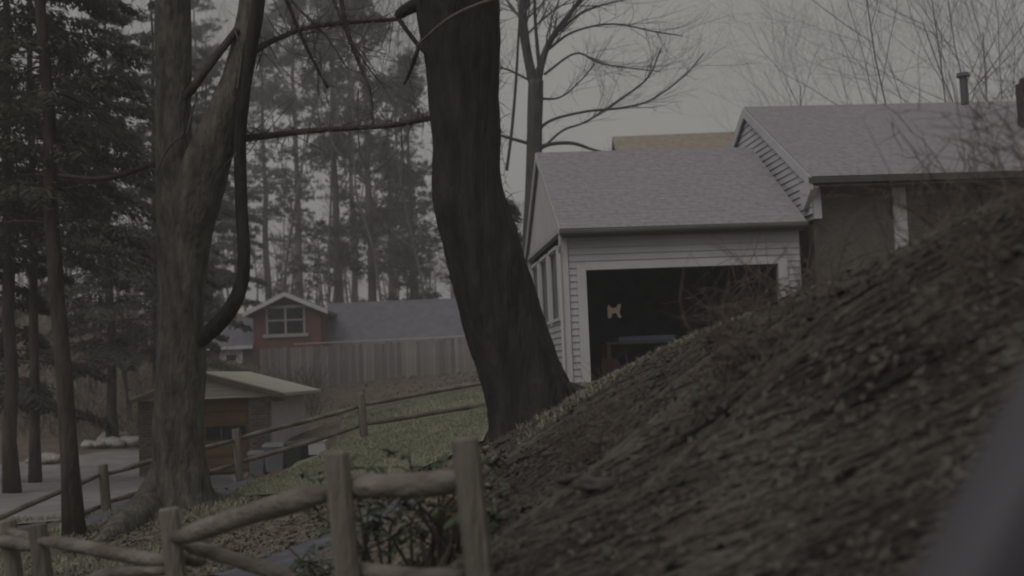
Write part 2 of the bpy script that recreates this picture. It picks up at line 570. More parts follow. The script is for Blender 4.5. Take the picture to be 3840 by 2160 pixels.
near = [('post', (28, 1955), 8.4, .11), ('post', (140, 1970), 7.9, .11), ('post', (632, 1912), 7.0, .115), ('post', (1262, 1702), 5.8, .115), ('post', (1742, 1650), 5.5, .12)]
FN = empty('split_rail_fence', (-1.6, 6.5, h(-1.6, 6.5)), 'weathered split rail fence nearest the road, with thick bent rails', 'fence')
NT = []
for nm, (px, py), d, w in near:
    t = at(px, py, d)
    lean = .09 if d > 6 else .06
    b = Vector((t.x + lean * 1.1, t.y, 0))
    b.z = h(b.x, b.y) - .25
    post_mb(t, b, w).build('post', M['post'], FN)
    NT.append((t, b))
rails = [((655, 2015), 6.95, (1255, 1838), 5.85, .118), ((1290, 1836), 5.85, (1745, 1800), 5.5, .115),
         ((690, 2045), 7.1, (1110, 2165), 6.6, .085), ((150, 2030), 7.85, (640, 2105), 7.0, .085),
         ((330, 2165), 7.5, (640, 2128), 7.0, .075), ((670, 2095), 7.15, (760, 2105), 7.6, .07), ((1270, 2145), 5.9, (1740, 2170), 5.5, .095),
         ((-60, 2025), 8.6, (125, 2045), 7.9, .085), ((30, 1985), 8.4, (145, 2040), 7.95, .07)]
for (a, da, b, db, w) in rails:
    rail_mb(at(*a, da), at(*b, db), w).build('rail', M['rail'], FN, True)

FF = empty('split_rail_fence', (-3.5, 17, h(-3.5, 17)), 'thin two-rail fence climbing the lawn behind the twin-stemmed tree', 'fence')
fp = [(-160, 1930, 12.8), (385, 1745, 15.0), (885, 1612, 17.0), (1352, 1478, 18.5), (1880, 1372, 20)]
for px, py, d in fp:
    t = at(px, py, d)
    b = Vector((t.x + .05, t.y, h(t.x, t.y) - .15))
    post_mb(t, b, .115).build('post', M['post'], FF)
for (a, da, b, db) in [((-160, 2010), 12.8, (385, 1775), 15), ((385, 1780), 15, (885, 1648), 17), ((880, 1650), 17, (1350, 1524), 18.5), ((1350, 1518), 18.5, (1880, 1425), 20),
                       ((-160, 2110), 12.8, (385, 1895), 15), ((385, 1890), 15, (885, 1742), 17), ((880, 1742), 17, (1350, 1598), 18.5), ((1350, 1592), 18.5, (1880, 1510), 20)]:
    rail_mb(at(*a, da), at(*b, db), .07).build('rail', M['rail'], FF, True)


# ------------------------------------------------------------------ house and garage on the bank
ANG = math.radians(5.5)
U = Vector((math.cos(ANG), math.sin(ANG), 0))
V = Vector((-math.sin(ANG), math.cos(ANG), 0))
Z = Vector((0, 0, 1))
G0 = at(2132, 1440, 22.5)
GF = G0.z
G0.z = 0


def gp(u, v, z):
    return G0 + U * u + V * v + Z * z


# wedge shaped clapboard, unit long in x, face towards -y
def clap_mesh(name, m, hh, t0=.006, t1=.028):
    me = MB()
    me.add([(0, 0, 0), (0, -t1, 0), (0, -t0, hh), (0, 0, hh), (1, 0, 0), (1, -t1, 0), (1, -t0, hh), (1, 0, hh)],
           [(0, 1, 2, 3), (7, 6, 5, 4), (1, 5, 6, 2), (0, 4, 5, 1), (2, 6, 7, 3), (0, 3, 7, 4)])
    r = me.mesh(name)
    r.materials.append(m)
    return r


def shingles(parent, o, du, dn, L, Hs, m, exp=.15, w=.32, thick=.0035):
    """staggered shingle tabs on a slope: o = eave corner, du along eave, dn up the slope"""
    du, dn = Vector(du).normalized(), Vector(dn).normalized()
    nn = du.cross(dn).normalized()
    if nn.z < 0: nn = -nn
    b = MB()
    r = 0
    y = 0
    while y < Hs:
        x = -(r % 3) * w / 3
        y1 = min(y + exp * 1.25, Hs)
        while x < L:
            a, c = max(0, x + .004), min(L, x + w - .004)
            if c > a + .02:
                t = thick * (1 + .7 * R.random())
                p = [o + du * a + dn * y, o + du * c + dn * y, o + du * c + dn * y1, o + du * a + dn * y1]
                b.add([p[0] + nn * t, p[1] + nn * t, p[2] + nn * .003, p[3] + nn * .003, p[0], p[1]], [(0, 1, 2, 3), (4, 5, 1, 0)])
            x += w
        y += exp
        r += 1
    ob = b.build('shingle', m, parent)
    tag(ob, kind='stuff')
    return ob


GE, GR_, GD, GL = 4.12 - GF, 6.01 - GF, 6.1, 4.5          # eave, ridge above floor; depth; length
GA = empty('garage', gp(2, 0, GF), 'white clapboard garage with open door and grey shingle roof up on the bank', 'garage')
z0 = GF
wall_t = .12
b = MB()   # front wall with door opening, end wall, back
DL, DR, DH = .40, 4.06, 2.08
b.box(gp(DL / 2, .06, z0 + GE / 2), (DL, wall_t, GE), U, V)
b.box(gp((DR + GL) / 2, .06, z0 + GE / 2), (GL - DR, wall_t, GE), U, V)
b.box(gp((DL + DR) / 2, .06, z0 + (DH + GE) / 2), (DR - DL, wall_t, GE - DH), U, V)
b.build('wall', M['white'], GA)
b = MB()
b.box(gp(GL / 2, GD - .06, z0 + GE / 2), (GL, wall_t, GE), U, V)
b.build('back_wall', M['white'], GA)
b = MB()
b.box(gp(.06, GD / 2, z0 + .6), (wall_t, GD - 2 * wall_t - .004, 1.2), U, V)
b.box(gp(.06, GD / 2, z0 + GE - .06), (wall_t, GD - 2 * wall_t - .004, .1), U, V)
for vv in (.32, 1.9, 3.5, 5.0, 5.9):
    b.box(gp(.06, min(vv, GD - .3), z0 + 1.9), (wall_t, .34, 1.42), U, V)
b.build('end_wall', M['white'], GA)
b = MB()
b.prism([gp(.02, 0, z0 + GE), gp(.02, GD, z0 + GE), gp(.02, GD / 2, z0 + GR_ - .06)], U * .1)
b.build('gable', M['gable'], GA)
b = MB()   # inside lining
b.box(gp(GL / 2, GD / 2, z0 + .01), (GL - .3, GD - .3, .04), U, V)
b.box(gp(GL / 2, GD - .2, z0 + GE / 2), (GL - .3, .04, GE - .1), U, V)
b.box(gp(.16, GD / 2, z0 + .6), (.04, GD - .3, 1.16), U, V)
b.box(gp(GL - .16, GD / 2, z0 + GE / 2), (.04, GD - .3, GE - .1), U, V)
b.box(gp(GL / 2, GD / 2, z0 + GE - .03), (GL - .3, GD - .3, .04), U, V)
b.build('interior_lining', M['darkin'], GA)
# roof
run = GD / 2 + .2
slope = (GR_ - GE) / (GD / 2)
eave_z = z0 + GE - .2 * slope
b = MB()
b.prism([gp(-.04, -.2, eave_z), gp(-.04, GD / 2, z0 + GR_), gp(-.04, GD + .2, eave_z), gp(-.04, GD + .2, eave_z - .1), gp(-.04, GD / 2, z0 + GR_ - .11), gp(-.04, -.2, eave_z - .1)], U * (GL + .12))
rf = b.build('roof', M['roof'], GA)
shingles(rf, gp(-.06, -.22, eave_z + .002), U, V + Z * slope, GL + .16, math.hypot(run + .02, run * slope) - .01, M['roof'])
b = MB()
b.prism([gp(-.065, -.21, eave_z - .02), gp(-.065, GD / 2, z0 + GR_ - .015), gp(-.065, GD + .21, eave_z - .02), gp(-.065, GD + .21, eave_z - .17), gp(-.065, GD / 2, z0 + GR_ - .18), gp(-.065, -.21, eave_z - .17)], U * .03)
b.build('rake_board', M['trimw'], rf)
b = MB()   # gutter: half-round trough along the eave
for s in (0,):
    pts = [gp(-.08, -.28, eave_z - .075), gp(GL + .08, -.28, eave_z - .055)]
    b.tube(pts, [.062, .062], 10)
b.box(gp(GL / 2, -.22, eave_z - .06), (GL + .14, .03, .14), U, V)
b.build('gutter', M['gutter'], GA)
b = MB()
b.box(gp(GL / 2, -.11, eave_z - .135), (GL + .1, .19, .02), U, V)
b.build('soffit', M['fascia'], GA)
b = MB()
b.tube([gp(-.07, -.26, eave_z - .12), gp(-.07, -.2, eave_z - .3), gp(-.07, -.06, eave_z - .42), gp(-.07, -.06, z0 + .1)], [.032] * 4, 8)
b.build('downspout', M['trimw'], GA)
# siding boards
cl = clap_mesh('clapboard', M['white'], .124)
zc, k = 0.02, 0
while zc < GE - .14:
    if zc + .124 < DH + .17:
        piece('siding_board', cl, GA, gp(.10, 0, z0 + zc), ANG, (DL - .22, 1, 1))
        piece('siding_board', cl, GA, gp(DR + .17, 0, z0 + zc), ANG, (GL - DR - .2, 1, 1))
    else:
        piece('siding_board', cl, GA, gp(.10, 0, z0 + zc), ANG, (GL - .12, 1, 1))
    if zc < 1.15:
        piece('siding_board', cl, GA, gp(0, GD - .05, z0 + zc), ANG - math.pi / 2, (GD - .15, 1, 1))
    zc += .124
b = MB()
b.box(gp(.03, -.02, z0 + GE / 2), (.11, .06, GE), U, V)
b.build('corner_board', M['trimw'], GA)
b = MB()
b.box(gp(DL - .075, -.03, z0 + DH / 2 + .05), (.17, .07, DH + .1), U, V)
b.box(gp(DR + .075, -.03, z0 + DH / 2 + .05), (.17, .07, DH + .1), U, V)
b.box(gp((DL + DR) / 2, -.03, z0 + DH + .07), (DR - DL + .02, .075, .14), U, V)
b.build('door_frame', M['trimw'], GA)
# end windows: four tall screens
for i, (a, c) in enumerate(((.52, 1.72), (2.08, 3.32), (3.68, 4.82), (5.18, 5.72))):
    f = MB()
    for vv in (a, c):
        f.box(gp(-.03, vv, z0 + 1.9), (.05, .06, 1.42), U, V)
    for zz in (1.22, 2.58):
        f.box(gp(-.032, (a + c) / 2, z0 + zz), (.05, c - a + .06, .06), U, V)
    wd = f.build('window', M['trimw'], GA)
    f = MB()
    f.box(gp(.03, (a + c) / 2, z0 + 1.9), (.02, c - a, 1.3), U, V)
    f.build('pane', M['screen'], wd)

# things inside the garage
b = MB()   # animal-shaped board: back, two legs, head and tail as one outline
c0 = at(2303, 1168, 23.6)
s_ = 23.6 / F
out_ = [(-24, -16), (-24, 24), (-12, 24), (-8, 8), (8, 6), (16, 24), (27, 24), (20, 4), (24, -10), (28, -26), (16, -27), (10, -16), (-4, -12), (-12, -18), (-20, -26)]
b.prism([c0 + U * (x * s_) + Z * (-y * s_) for x, y in out_], V * .025)
recentre(tag(b.build('animal_cutout', M['plywood']), 'pale wooden animal-shaped cutout hanging in the dark garage opening', 'ornament'))
T = empty('workbench', gp(1.7, 1.3, z0), 'dark wooden workbench standing inside the open garage', 'workbench')
b = MB(); b.box(gp(1.9, 1.5, z0 + .74), (2.0, .7, .05), U, V); b.build('bench_top', M['shelf'], T)
for uu in (.98, 2.82):
    for vv in (1.22, 1.78):
        b = MB(); b.box(gp(uu, vv, z0 + .37), (.08, .08, .70), U, V); b.build('leg', M['shelf'], T)
b = MB()
b.prism([gp(1.2, 1.25, z0 + .77), gp(2.3, 1.2, z0 + .77), gp(2.42, 1.5, z0 + .77), gp(2.3, 1.8, z0 + .77), gp(1.2, 1.75, z0 + .77)], Z * .09)
recentre(tag(b.build('plastic_lid', M['blueobj']), 'long pale blue plastic lid lying flat on the garage workbench', 'lid'))
T = empty('fuel_can', gp(.95, .75, z0), 'red fuel can on the garage floor in front of the workbench', 'fuel can')
b = MB(); b.prism([gp(.75, .7, z0 + .03), gp(1.1, .7, z0 + .03), gp(1.1, .7, z0 + .36), gp(1.0, .7, z0 + .44), gp(.75, .7, z0 + .44)], V * .2); b.build('can_body', M['redobj'], T)
b = MB(); b.tube([gp(1.05, .8, z0 + .40), gp(1.2, .8, z0 + .55)], [.025, .018], 8); b.build('spout', M['black'], T)
T = empty('wall_shelf', gp(.4, 3.5, z0 + 1.3), 'narrow shelf on the left inside wall of the garage', 'shelf')
b = MB(); b.box(gp(.33, 3.2, z0 + 1.45), (.3, 3.0, .03), U, V); b.build('shelf_board', M['shelf'], T)
for vv in (2.0, 4.3):
    b = MB(); b.box(gp(.33, vv, z0 + 1.39), (.28, .04, .08), U, V); b.build('bracket', M['shelf'], T)

# main house
HU, HV, HL, HD = 4.86, -.02, 12.0, 7.7
HE, HR = 4.97, 7.06
HO = empty('house', gp(8, 0, GF), 'low brown house with broad grey roof and slatted white gable joined to the garage', 'house')


def hp(u, v, z):
    return G0 + U * (HU + u) + V * (HV + v) + Z * z


b = MB()
b.box(hp(HL / 2, .35, (HE + GF) / 2 - .2), (HL - .02, .2, HE - GF + .3), U, V)
b.box(hp(HL / 2, HD - .1, (HE + GF) / 2 - .2), (HL - .02, .2, HE - GF + .3), U, V)
b.box(hp(.12, HD / 2 + .2, (HE + GF) / 2 - .2), (.2, HD - .75, HE - GF + .3), U, V)
b.box(hp(HL - .12, HD / 2 + .2, (HE + GF) / 2 - .2), (.2, HD - .75, HE - GF + .3), U, V)
b.build('wall', M['brown_wall'], HO)
hs = (HR - HE) / (HD / 2)
b = MB()
b.prism([hp(-.05, -.02, HE - .9), hp(-.05, 0.0, HE - .06), hp(-.05, HD / 2, HR - .13), hp(-.05, HD, HE - .06), hp(-.05, HD, HE - .9)], U * .15)
b.build('gable', M['white'], HO)
b = MB()
ez = HE - .25 * hs
b.prism([hp(-.13, -.25, ez), hp(-.13, HD / 2, HR), hp(-.13, HD + .25, ez), hp(-.13, HD + .25, ez - .12), hp(-.13, HD / 2, HR - .13), hp(-.13, -.25, ez - .12)], U * (HL + .5))
rf = b.build('roof', M['roof'], HO)
shingles(rf, hp(-.15, -.27, ez + .002), U, V + Z * hs, HL * .8, math.hypot(HD / 2 + .27, (HD / 2 + .25) * hs) - .01, M['roof'])
for sgn in (0, 1):
    b = MB()
    v0, v1 = (-.27, HD / 2) if sgn == 0 else (HD + .27, HD / 2)
    b.prism([hp(-.165, v0, ez - .02), hp(-.165, v1, HR - .02), hp(-.165, v1, HR - .24), hp(-.165, v0, ez - .24)], U * .035)
    b.build('rake_board', M['trimw'], rf)
b = MB()    # boxed return at the front eave
b.prism([hp(-.16, -.27, ez - .20), hp(-.16, .05, ez - .03), hp(-.16, .40, ez - .12), hp(-.16, .38, ez - .52), hp(-.16, .26, ez - .56)], U * .14)
b.build('eave_return', M['trimw'], HO)
b = MB()
b.box(hp(HL / 2, -.27, ez - .07), (HL + .4, .05, .11), U, V)
b.build('fascia', M['gutter'], HO)
b = MB()
b.box(hp(HL / 2, .02, ez - .17), (HL + .1, .52, .03), U, V)
b.build('soffit', M['brown_wall'], HO)
# slats of the gable
sm = clap_mesh('gable_slat', M['trimw'], .132, .004, .026)
zz = HE - .25 - 4 * .137
while zz < HR - .3:
    vlo = max(0.03, (zz + .17 - HE + .06) / hs) if zz > HE - .2 else .03
    L_ = HD - 2 * vlo
    if L_ > .3:
        piece('gable_slat', sm, HO, hp(-.06, HD - vlo, zz), ANG - math.pi / 2, (L_, 1, 1))
    zz += .137
b = MB(); b.box(hp(1.72, .22, (HE + GF) / 2 + .2), (.26, .06, HE - GF - 1.0), U, V); b.build('pilaster', M['trimw'], HO)
for uu in (3.6, 6.4):
    f = MB()
    for du in (-.6, 0, .6): f.box(hp(uu + du, .23, GF + 2.0), (.07, .05, 1.3), U, V)
    for dz in (-.65, .65): f.box(hp(uu, .228, GF + 2.0 + dz), (1.27, .05, .07), U, V)
    wd = f.build('window', M['trimw'], HO)
    f = MB(); f.box(hp(uu, .245, GF + 2.0), (1.14, .02, 1.24), U, V); f.build('pane', M['glass'], wd)
b = MB()
q = at(3820, 330, 25.8)
b.box((q.x + .36, q.y, HR - .55), (.58, .6, 1.1), U, V)
b.box((q.x + .36, q.y, HR + .05), (.46, .48, .1), U, V)
b.tube([(q.x + .40, q.y, HR + .05), (q.x + .40, q.y, HR + .42)], [.14, .14], 12)
b.build('chimney', M['chimney'], rf)
q = at(3615, 330, 26.4)
b = MB()
b.tube([(q.x, q.y, HR - .3), (q.x, q.y, HR + .30)], [.085, .085], 12)
b.tube([(q.x, q.y, HR + .301), (q.x, q.y, HR + .38)], [.15, .13], 12)
b.build('vent_pipe', M['pipe'], rf)

# tan-roofed house behind
B0 = at(2300, 560, 42); B1 = at(2330, 503, 45)
TB = empty('tan_roof_house', (B0.x + 4, 45, h(B0.x + 4, 45)), 'tan shingle roof of a further house showing above the garage ridge', 'house')
gz = h(6, 45)
xl = at(2300, 500, 45).x
ez_, rz_ = at(2350, 640, 42).z, at(2320, 502, 45).z
b = MB(); b.prism([(xl + .3, 42.3, gz), (xl + .3, 42.3, ez_), (xl + .3, 45, rz_ - .12), (xl + .3, 47.7, ez_), (xl + .3, 47.7, gz)], (11, 0, 0)); b.build('wall', M['bark_brown'], TB)
b = MB(); b.prism([(xl, 41.8, ez_ - .25), (xl, 45, rz_), (xl, 48.2, ez_ - .25), (xl, 48.2, ez_ - .4), (xl, 45, rz_ - .15), (xl, 41.8, ez_ - .4)], (11.6, 0, 0)); b.build('roof', M['tanroof'], TB)

# ------------------------------------------------------------------ red house, its fence, the shed
D = 62
RH = empty('red_house', (-11, D + 2, h(-11, D)), 'red house with white-trimmed gable window behind the grey board fence', 'house')
ap = at(1070, 1098, D)
el, er = at(925, 1172, D), at(1228, 1160, D)
gw = (er.x - el.x)
cx = ap.x
ezr = (el.z + er.z) / 2
gb = h(cx, D) - .5
hw = gw / 2 - .35
b = MB()
b.prism([(cx - hw, D, gb), (cx + hw, D, gb), (cx + hw, D, ezr + .1), (cx, D, ap.z - .18), (cx - hw, D, ezr + .1)], (0, 6, 0))
b.build('wall', M['red'], RH)
b = MB()
for s in (-1, 1):
    b.prism([(cx, D - .4, ap.z), (cx + s * (gw / 2 + .05), D - .4, ezr - .06), (cx + s * (gw / 2 + .05), D - .4, ezr - .22), (cx, D - .4, ap.z - .18)], (0, 6.4, 0))
b.build('dormer_roof', M['slate'], RH)
for s in (-1, 1):
    b = MB()
    b.prism([(cx, D - .46, ap.z + .03), (cx + s * (gw / 2 + .1), D - .46, ezr - .04), (cx + s * (gw / 2 + .1), D - .46, ezr - .25), (cx, D - .46, ap.z - .20)], (0, .055, 0))
    b.build('rake_board', M['trimw'], RH)
wl, wr = at(1000, 1200, D), at(1140, 1200, D)
wt, wb = at(1070, 1150, D).z, at(1070, 1258, D).z
wx, ww = (wl.x + wr.x) / 2, wr.x - wl.x
f = MB()
f.box((wx, D - .04, wt), (ww + .75, .07, .14))
f.box((wx, D - .05, wb), (ww + .4, .10, .17))
for s in (-1, 0, 1):
    f.box((wx + s * ww / 2, D - .03, (wt + wb) / 2), (.09, .055, wt - wb - .17))
f.box((wx, D - .031, (wt + wb) / 2 + .05), (ww, .05, .07))
wd = f.build('window', M['dim_trim'], RH)
for s in (-1, 1):
    for q_ in (0, 1):
        f = MB()
        zc_ = (wt + wb) / 2 + (.42 if q_ else -.32)
        f.box((wx + s * ww / 4, D - .012, zc_), (ww / 2 - .16, .02, .62))
        f.build('pane', M['glass'], wd)
# main roof right of the gable
r0, r1 = at(1235, 1137, D + 4), at(1800, 1122, D + 4)
e0 = at(1235, 1310, D + .6)
b = MB()
b.prism([(cx + hw - .2, D + .3, e0.z - .3), (cx + hw - .2, D + 4, r0.z), (cx + hw - .2, D + 7.7, e0.z - .3), (cx + hw - .2, D + 7.7, e0.z - .45), (cx + hw - .2, D + .3, e0.z - .45)], (9, 0, 0))
b.build('roof', M['slate'], RH)
b = MB(); b.box((cx + hw + 4.2, D + 4, (gb + e0.z) / 2 - .3), (8.4, 6.6, e0.z - gb - .3)); b.build('wall', M['red'], RH)
# lower left wing
a0 = at(800, 1205, D + 2.5); a1 = at(800, 1300, D - .2)
b = MB(); b.prism([(cx - hw + .02, D - .3, a1.z), (cx - hw + .02, D + 2.5, a0.z), (cx - hw + .02, D + 5, a1.z), (cx - hw + .02, D + 5, a1.z - .12), (cx - hw + .02, D - .3, a1.z - .12)], (-3.2, 0, 0)); b.build('wing_roof', M['slate'], RH)
b = MB(); b.box((cx - hw - 1.5, D - .33, a1.z - .1), (3.0, .05, .16)); b.build('fascia', M['trimw'], RH)
b = MB(); b.box((cx - hw - 1.5, D + 2.4, (gb + a1.z) / 2 - .1), (2.9, 4.8, a1.z - gb - .1)); b.build('wing_wall', M['brown_wall'], RH)
q = at(868, 1340, D - .05)
f = MB(); f.box((q.x, D - .03, q.z), (1.15, .06, .75)); wd = f.build('window', M['trimw'], RH)
f = MB(); f.box((q.x, D - .07, q.z - .02), (.5, .03, .3)); f.build('pane', M['glass'], wd)

# board fence
DF = 52
FB = empty('board_fence', (-6, DF, h(-6, DF)), 'tall weathered grey board fence across the top of the lawn below the red house', 'fence')
x = at(980, 1300, DF).x
x1 = at(1790, 1300, DF).x
bm = MB()
bm.prism([(-.075, 0, 0), (.075, 0, 0), (.075, 0, .96), (.05, 0, 1), (-.05, 0, 1), (-.075, 0, .96)], (0, .022, 0))
bmesh_ = bm.mesh('fence_board'); bmesh_.materials.append(M['fence'])
fl, fr = at(980, 1308, DF), at(1760, 1266, DF)
while x < x1:
    t = (x - fl.x) / (fr.x - fl.x)
    top = fl.z + (fr.z - fl.z) * t
    bot = h(x, DF) - .1
    piece('fence_board', bmesh_, FB, (x, DF + R.uniform(-.02, .02), bot), R.uniform(-.05, .05), (1, 1, top - bot + R.uniform(-.05, .04)))
    x += .162
for f_ in (.25, .8):
    b = MB()
    zl, zr = h(fl.x, DF) * (1 - f_) + fl.z * f_, h(fr.x, DF) * (1 - f_) + fr.z * f_
    b.prism([(fl.x, DF + .06, zl), (x1, DF + .06, zr), (x1, DF + .06, zr + .09), (fl.x, DF + .06, zl + .09)], (0, .04, 0))
    b.build('fence_rail', M['fence'], FB)
b = MB()
b.prism([(fl.x + 1.4, DF - .05, fl.z + .12), (x1, DF - .05, fr.z + .06), (x1, DF - .05, fr.z + .10), (fl.x + 1.4, DF - .05, fl.z + .16)], (0, .1, 0))
b.build('fence_cap', M['cream'], FB)

# shed
SD = 31.0
SX0, SX1 = at(525, 1600, SD).x, at(1010, 1600, SD).x
sz0 = at(850, 1772, SD).z
SE, SAp = at(1040, 1470, SD).z, at(767, 1392, SD).z
SH = empty('shed', ((SX0 + SX1) / 2, SD + 2, sz0), 'small brick garage with cream roof and orange wooden door behind the twin-stemmed tree', 'shed')
pw = .50
sl_ = 5.4
b = MB()
b.box((SX1 - .05, SD + .25 + sl_ / 2, (sz0 + SE) / 2), (.1, sl_ - .5, SE - sz0)); b.build('side_wall', M['shedwhite'], SH)
b = MB()
b.box((SX0 + .05, SD + .25 + sl_ / 2, (sz0 + SE) / 2), (.1, sl_ - .5, SE - sz0)); b.build('wall', M['shedwhite'], SH)
b = MB()
b.box(((SX0 + SX1) / 2, SD + sl_, (sz0 + SE) / 2), (SX1 - SX0, .1, SE - sz0)); b.build('wall', M['shedwhite'], SH)
brick = MB(); brick.box((0, 0, 0), (.205, .10, .062)); brm = brick.mesh('brick'); brm.materials.append(M['brick'])
for x0 in (SX0, SX1 - pw):
    b = MB(); b.box((x0 + pw / 2, SD + .2, (sz0 + SE) / 2), (pw - .02, .36, SE - sz0)); pr = b.build('pier', M['mortar'], SH)
    zz, r_ = sz0 + .04, 0
    while zz < SE - .03:
        off = 0 if r_ % 2 == 0 else -.11
        xx = x0 + off
        while xx < x0 + pw - .03:
            a, c = max(xx, x0), min(xx + .205, x0 + pw)
            if c - a > .04:
                piece('brick', brm, pr, ((a + c) / 2, SD + .052 + R.uniform(-.008, .006), zz), R.uniform(-.02, .02), ((c - a) / .205, 1, 1))
            xx += .217
        zz += .074; r_ += 1
b = MB()
cxs = (SX0 + SX1) / 2
b.prism([(SX0 - .1, SD - .1, SE - .10), (SX1 + .1, SD - .1, SE - .10), (SX1 + .1, SD - .1, SE + .02), (cxs, SD - .1, SAp - .11), (SX0 - .1, SD - .1, SE + .02)], (0, .12, 0)); b.build('gable', M['cream'], SH)
clm = clap_mesh('gable_board', M['cream'], .095)
zz = SE - .10
while zz < SAp - .22:
    t = max(0, zz + .09 - SE) / (SAp - .12 - SE)
    wv = (SX1 - SX0 + .2) * (1 - t)
    piece('gable_board', clm, SH, (cxs - wv / 2, SD - .1, zz), 0, (wv, 1, 1)); zz += .097
ov = .48
b = MB()
zb = SE - .02
b.prism([(SX0 - .12, SD - .2, zb), (cxs, SD - .2, SAp), (SX1 + ov, SD - .2, zb), (SX1 + ov, SD - .2, zb - .08), (cxs, SD - .2, SAp - .09), (SX0 - .12, SD - .2, zb - .08)], (0, sl_ + .35, 0))
rf = b.build('roof', M['creamroof'], SH)
for s in (-1, 1):
    b = MB()
    ow = (SX1 - SX0) / 2 + (ov if s > 0 else .12)
    b.prism([(cxs, SD - .24, SAp - .03), (cxs + s * ow, SD - .24, zb - .03), (cxs + s * ow, SD - .24, zb - .14), (cxs, SD - .24, SAp - .16)], (0, .035, 0))
    b.build('rake_board', M['fascia'], rf)
dx0, dx1 = SX0 + pw, SX1 - pw
b = MB(); b.box(((dx0 + dx1) / 2, SD + .2, SE - .2), (dx1 - dx0, .1, .42)); b.build('lintel', M['orange'], SH)
dh = (SE - .4 - sz0) / 4
for i in range(4):
    b = MB()
    zc_ = sz0 + dh * (i + .5)
    b.box(((dx0 + dx1) / 2, SD + .22, zc_), (dx1 - dx0 - .02, .05, dh - .015))
    pn = b.build('door_panel', M['orange'], SH)
    if i == 2:
        b = MB(); b.box(((dx0 + dx1) / 2 + .05, SD + .185, zc_ + .02), (dx1 - dx0 - .3, .02, dh - .08)); b.build('pane', M['glass'], pn)
        b = MB()
        for k_ in range(5):
            b.box((dx0 + .3 + k_ * (dx1 - dx0 - .6) / 4, SD + .171, zc_ + .02), (.035, .012, dh - .09))
        b.build('muntin', M['fascia'], pn)
    else:
        b = MB()
        for k_ in range(4):
            b.box((dx0 + (k_ + .5) * (dx1 - dx0) / 4, SD + .19, zc_), ((dx1 - dx0) / 4 - .14, .02, dh - .14))
        b.build('raised_panel', M['orange'], pn)
b = MB(); b.box((SX1 + .2, SD - .02, zb - .16), (.5, .1, .1)); b.build('gutter_end', M['fascia'], SH)


def bin_(px, py, d, w, hh, m, label):
    p = at(px, py, d); z = h(p.x, p.y)
    T = empty('wheelie_bin', (p.x, p.y, z), label, 'bin', 'bins beside the shed')
    b = MB()
    vs = []
    for k_, sc_ in ((0, .78), (1, 1.0)):
        for sx, sy in ((-1, -1), (1, -1), (1, 1), (-1, 1)):
            vs.append((p.x + sx * w / 2 * sc_, p.y + sy * w / 2 * sc_, z + .05 + k_ * hh))
    b.add(vs, [(3, 2, 1, 0), (4, 5, 6, 7), (0, 1, 5, 4), (1, 2, 6, 5), (2, 3, 7, 6), (3, 0, 4, 7)])
    b.build('bin_body', m, T)
    b = MB(); b.prism([(p.x - w * .56, p.y - w * .56, z + hh + .06), (p.x - w * .56, p.y + w * .56, z + hh + .06), (p.x - w * .56, p.y + w * .4, z + hh + .14), (p.x - w * .56, p.y - w * .4, z + hh + .10)], (w * 1.12, 0, 0)); b.build('lid', m, T)
    for s in (-1, 1):
        b = MB(); b.tube([(p.x + s * w * .42 - .025, p.y + w * .45, z + .1), (p.x + s * w * .42 + .025, p.y + w * .45, z + .1)], [.1, .1], 10); b.build('wheel', M['black'], T)


bin_(968, 1775, 27.5, .36, .44, M['bingrey'], 'smaller pale grey bin nearest the orange shed door')
bin_(1035, 1770, 27.3, .46, .54, M['bingrey'], 'large pale grey bin beside the shed')
bin_(1105, 1760, 27.0, .38, .50, M['bindark'], 'dark green bin between the pale grey bin and the pale box')
bin_(1155, 1745, 27.6, .36, .46, M['bindark'], 'dark bin furthest from the shed door')
q = at(1192, 1680, 26.0)
T = empty('utility_box', (q.x, q.y, h(q.x, q.y)), 'small off-white box on a short stand at the end of the row of bins', 'box')
zg = h(q.x, q.y)
b = MB(); b.box((q.x, q.y, q.z), (.36, .25, .26)); b.box((q.x, q.y, q.z + .15), (.40, .29, .03)); b.build('box_body', M['trimw'], T)
b = MB(); b.box((q.x, q.y, (zg + q.z - .13) / 2), (.10, .10, q.z - .13 - zg)); b.build('stand', M['bindark'], T)

# pale rubble by the drive
RP = []
def rock_mesh(name, m, seed, squash=.65, n=2):
    bm_ = bmesh.new()
    bmesh.ops.create_icosphere(bm_, subdivisions=n, radius=.5)
    rr = random.Random(seed)
    o = Vector((rr.uniform(0, 50), rr.uniform(0, 50), 0))
    for v in bm_.verts:
        k_ = 1 + .45 * mnoise.noise(v.co * 2.2 + o) + .2 * mnoise.noise(v.co * 5 + o)
        v.co *= k_
        v.co.z *= squash
    me = bpy.data.meshes.new(name)
    bm_.to_mesh(me); bm_.free()
    me.materials.append(m)
    me.polygons.foreach_set('use_smooth', [True] * len(me.polygons))
    return me


RKM = [rock_mesh('rock', M['rock'], s, .6, 3) for s in range(5)]
RKP = [rock_mesh('rubble_stone', M['pale_rock'], 20 + s) for s in range(4)]
RP_spots = [(345, 1665), (372, 1668), (395, 1652), (412, 1640), (430, 1648), (452, 1638), (470, 1646), (490, 1656), (440, 1664), (410, 1664), (150, 1728), (175, 1724), (200, 1722)]
for i, (px, py) in enumerate(RP_spots):
    p = ground_at(px, py + 14, 24, 60)
    o = link('rubble_stone', RKP[i % 4], None)
    o.location = (p.x, p.y, p.z + .08); s_ = R.uniform(.45, .85); o.scale = (s_ * 1.3, s_, s_ * .8); o.rotation_euler = (0, 0, R.uniform(0, 6))
    tag(o, 'pale stone in the rubble along the far edge of the driveway', 'stone', 'pale stones heaped along the driveway')

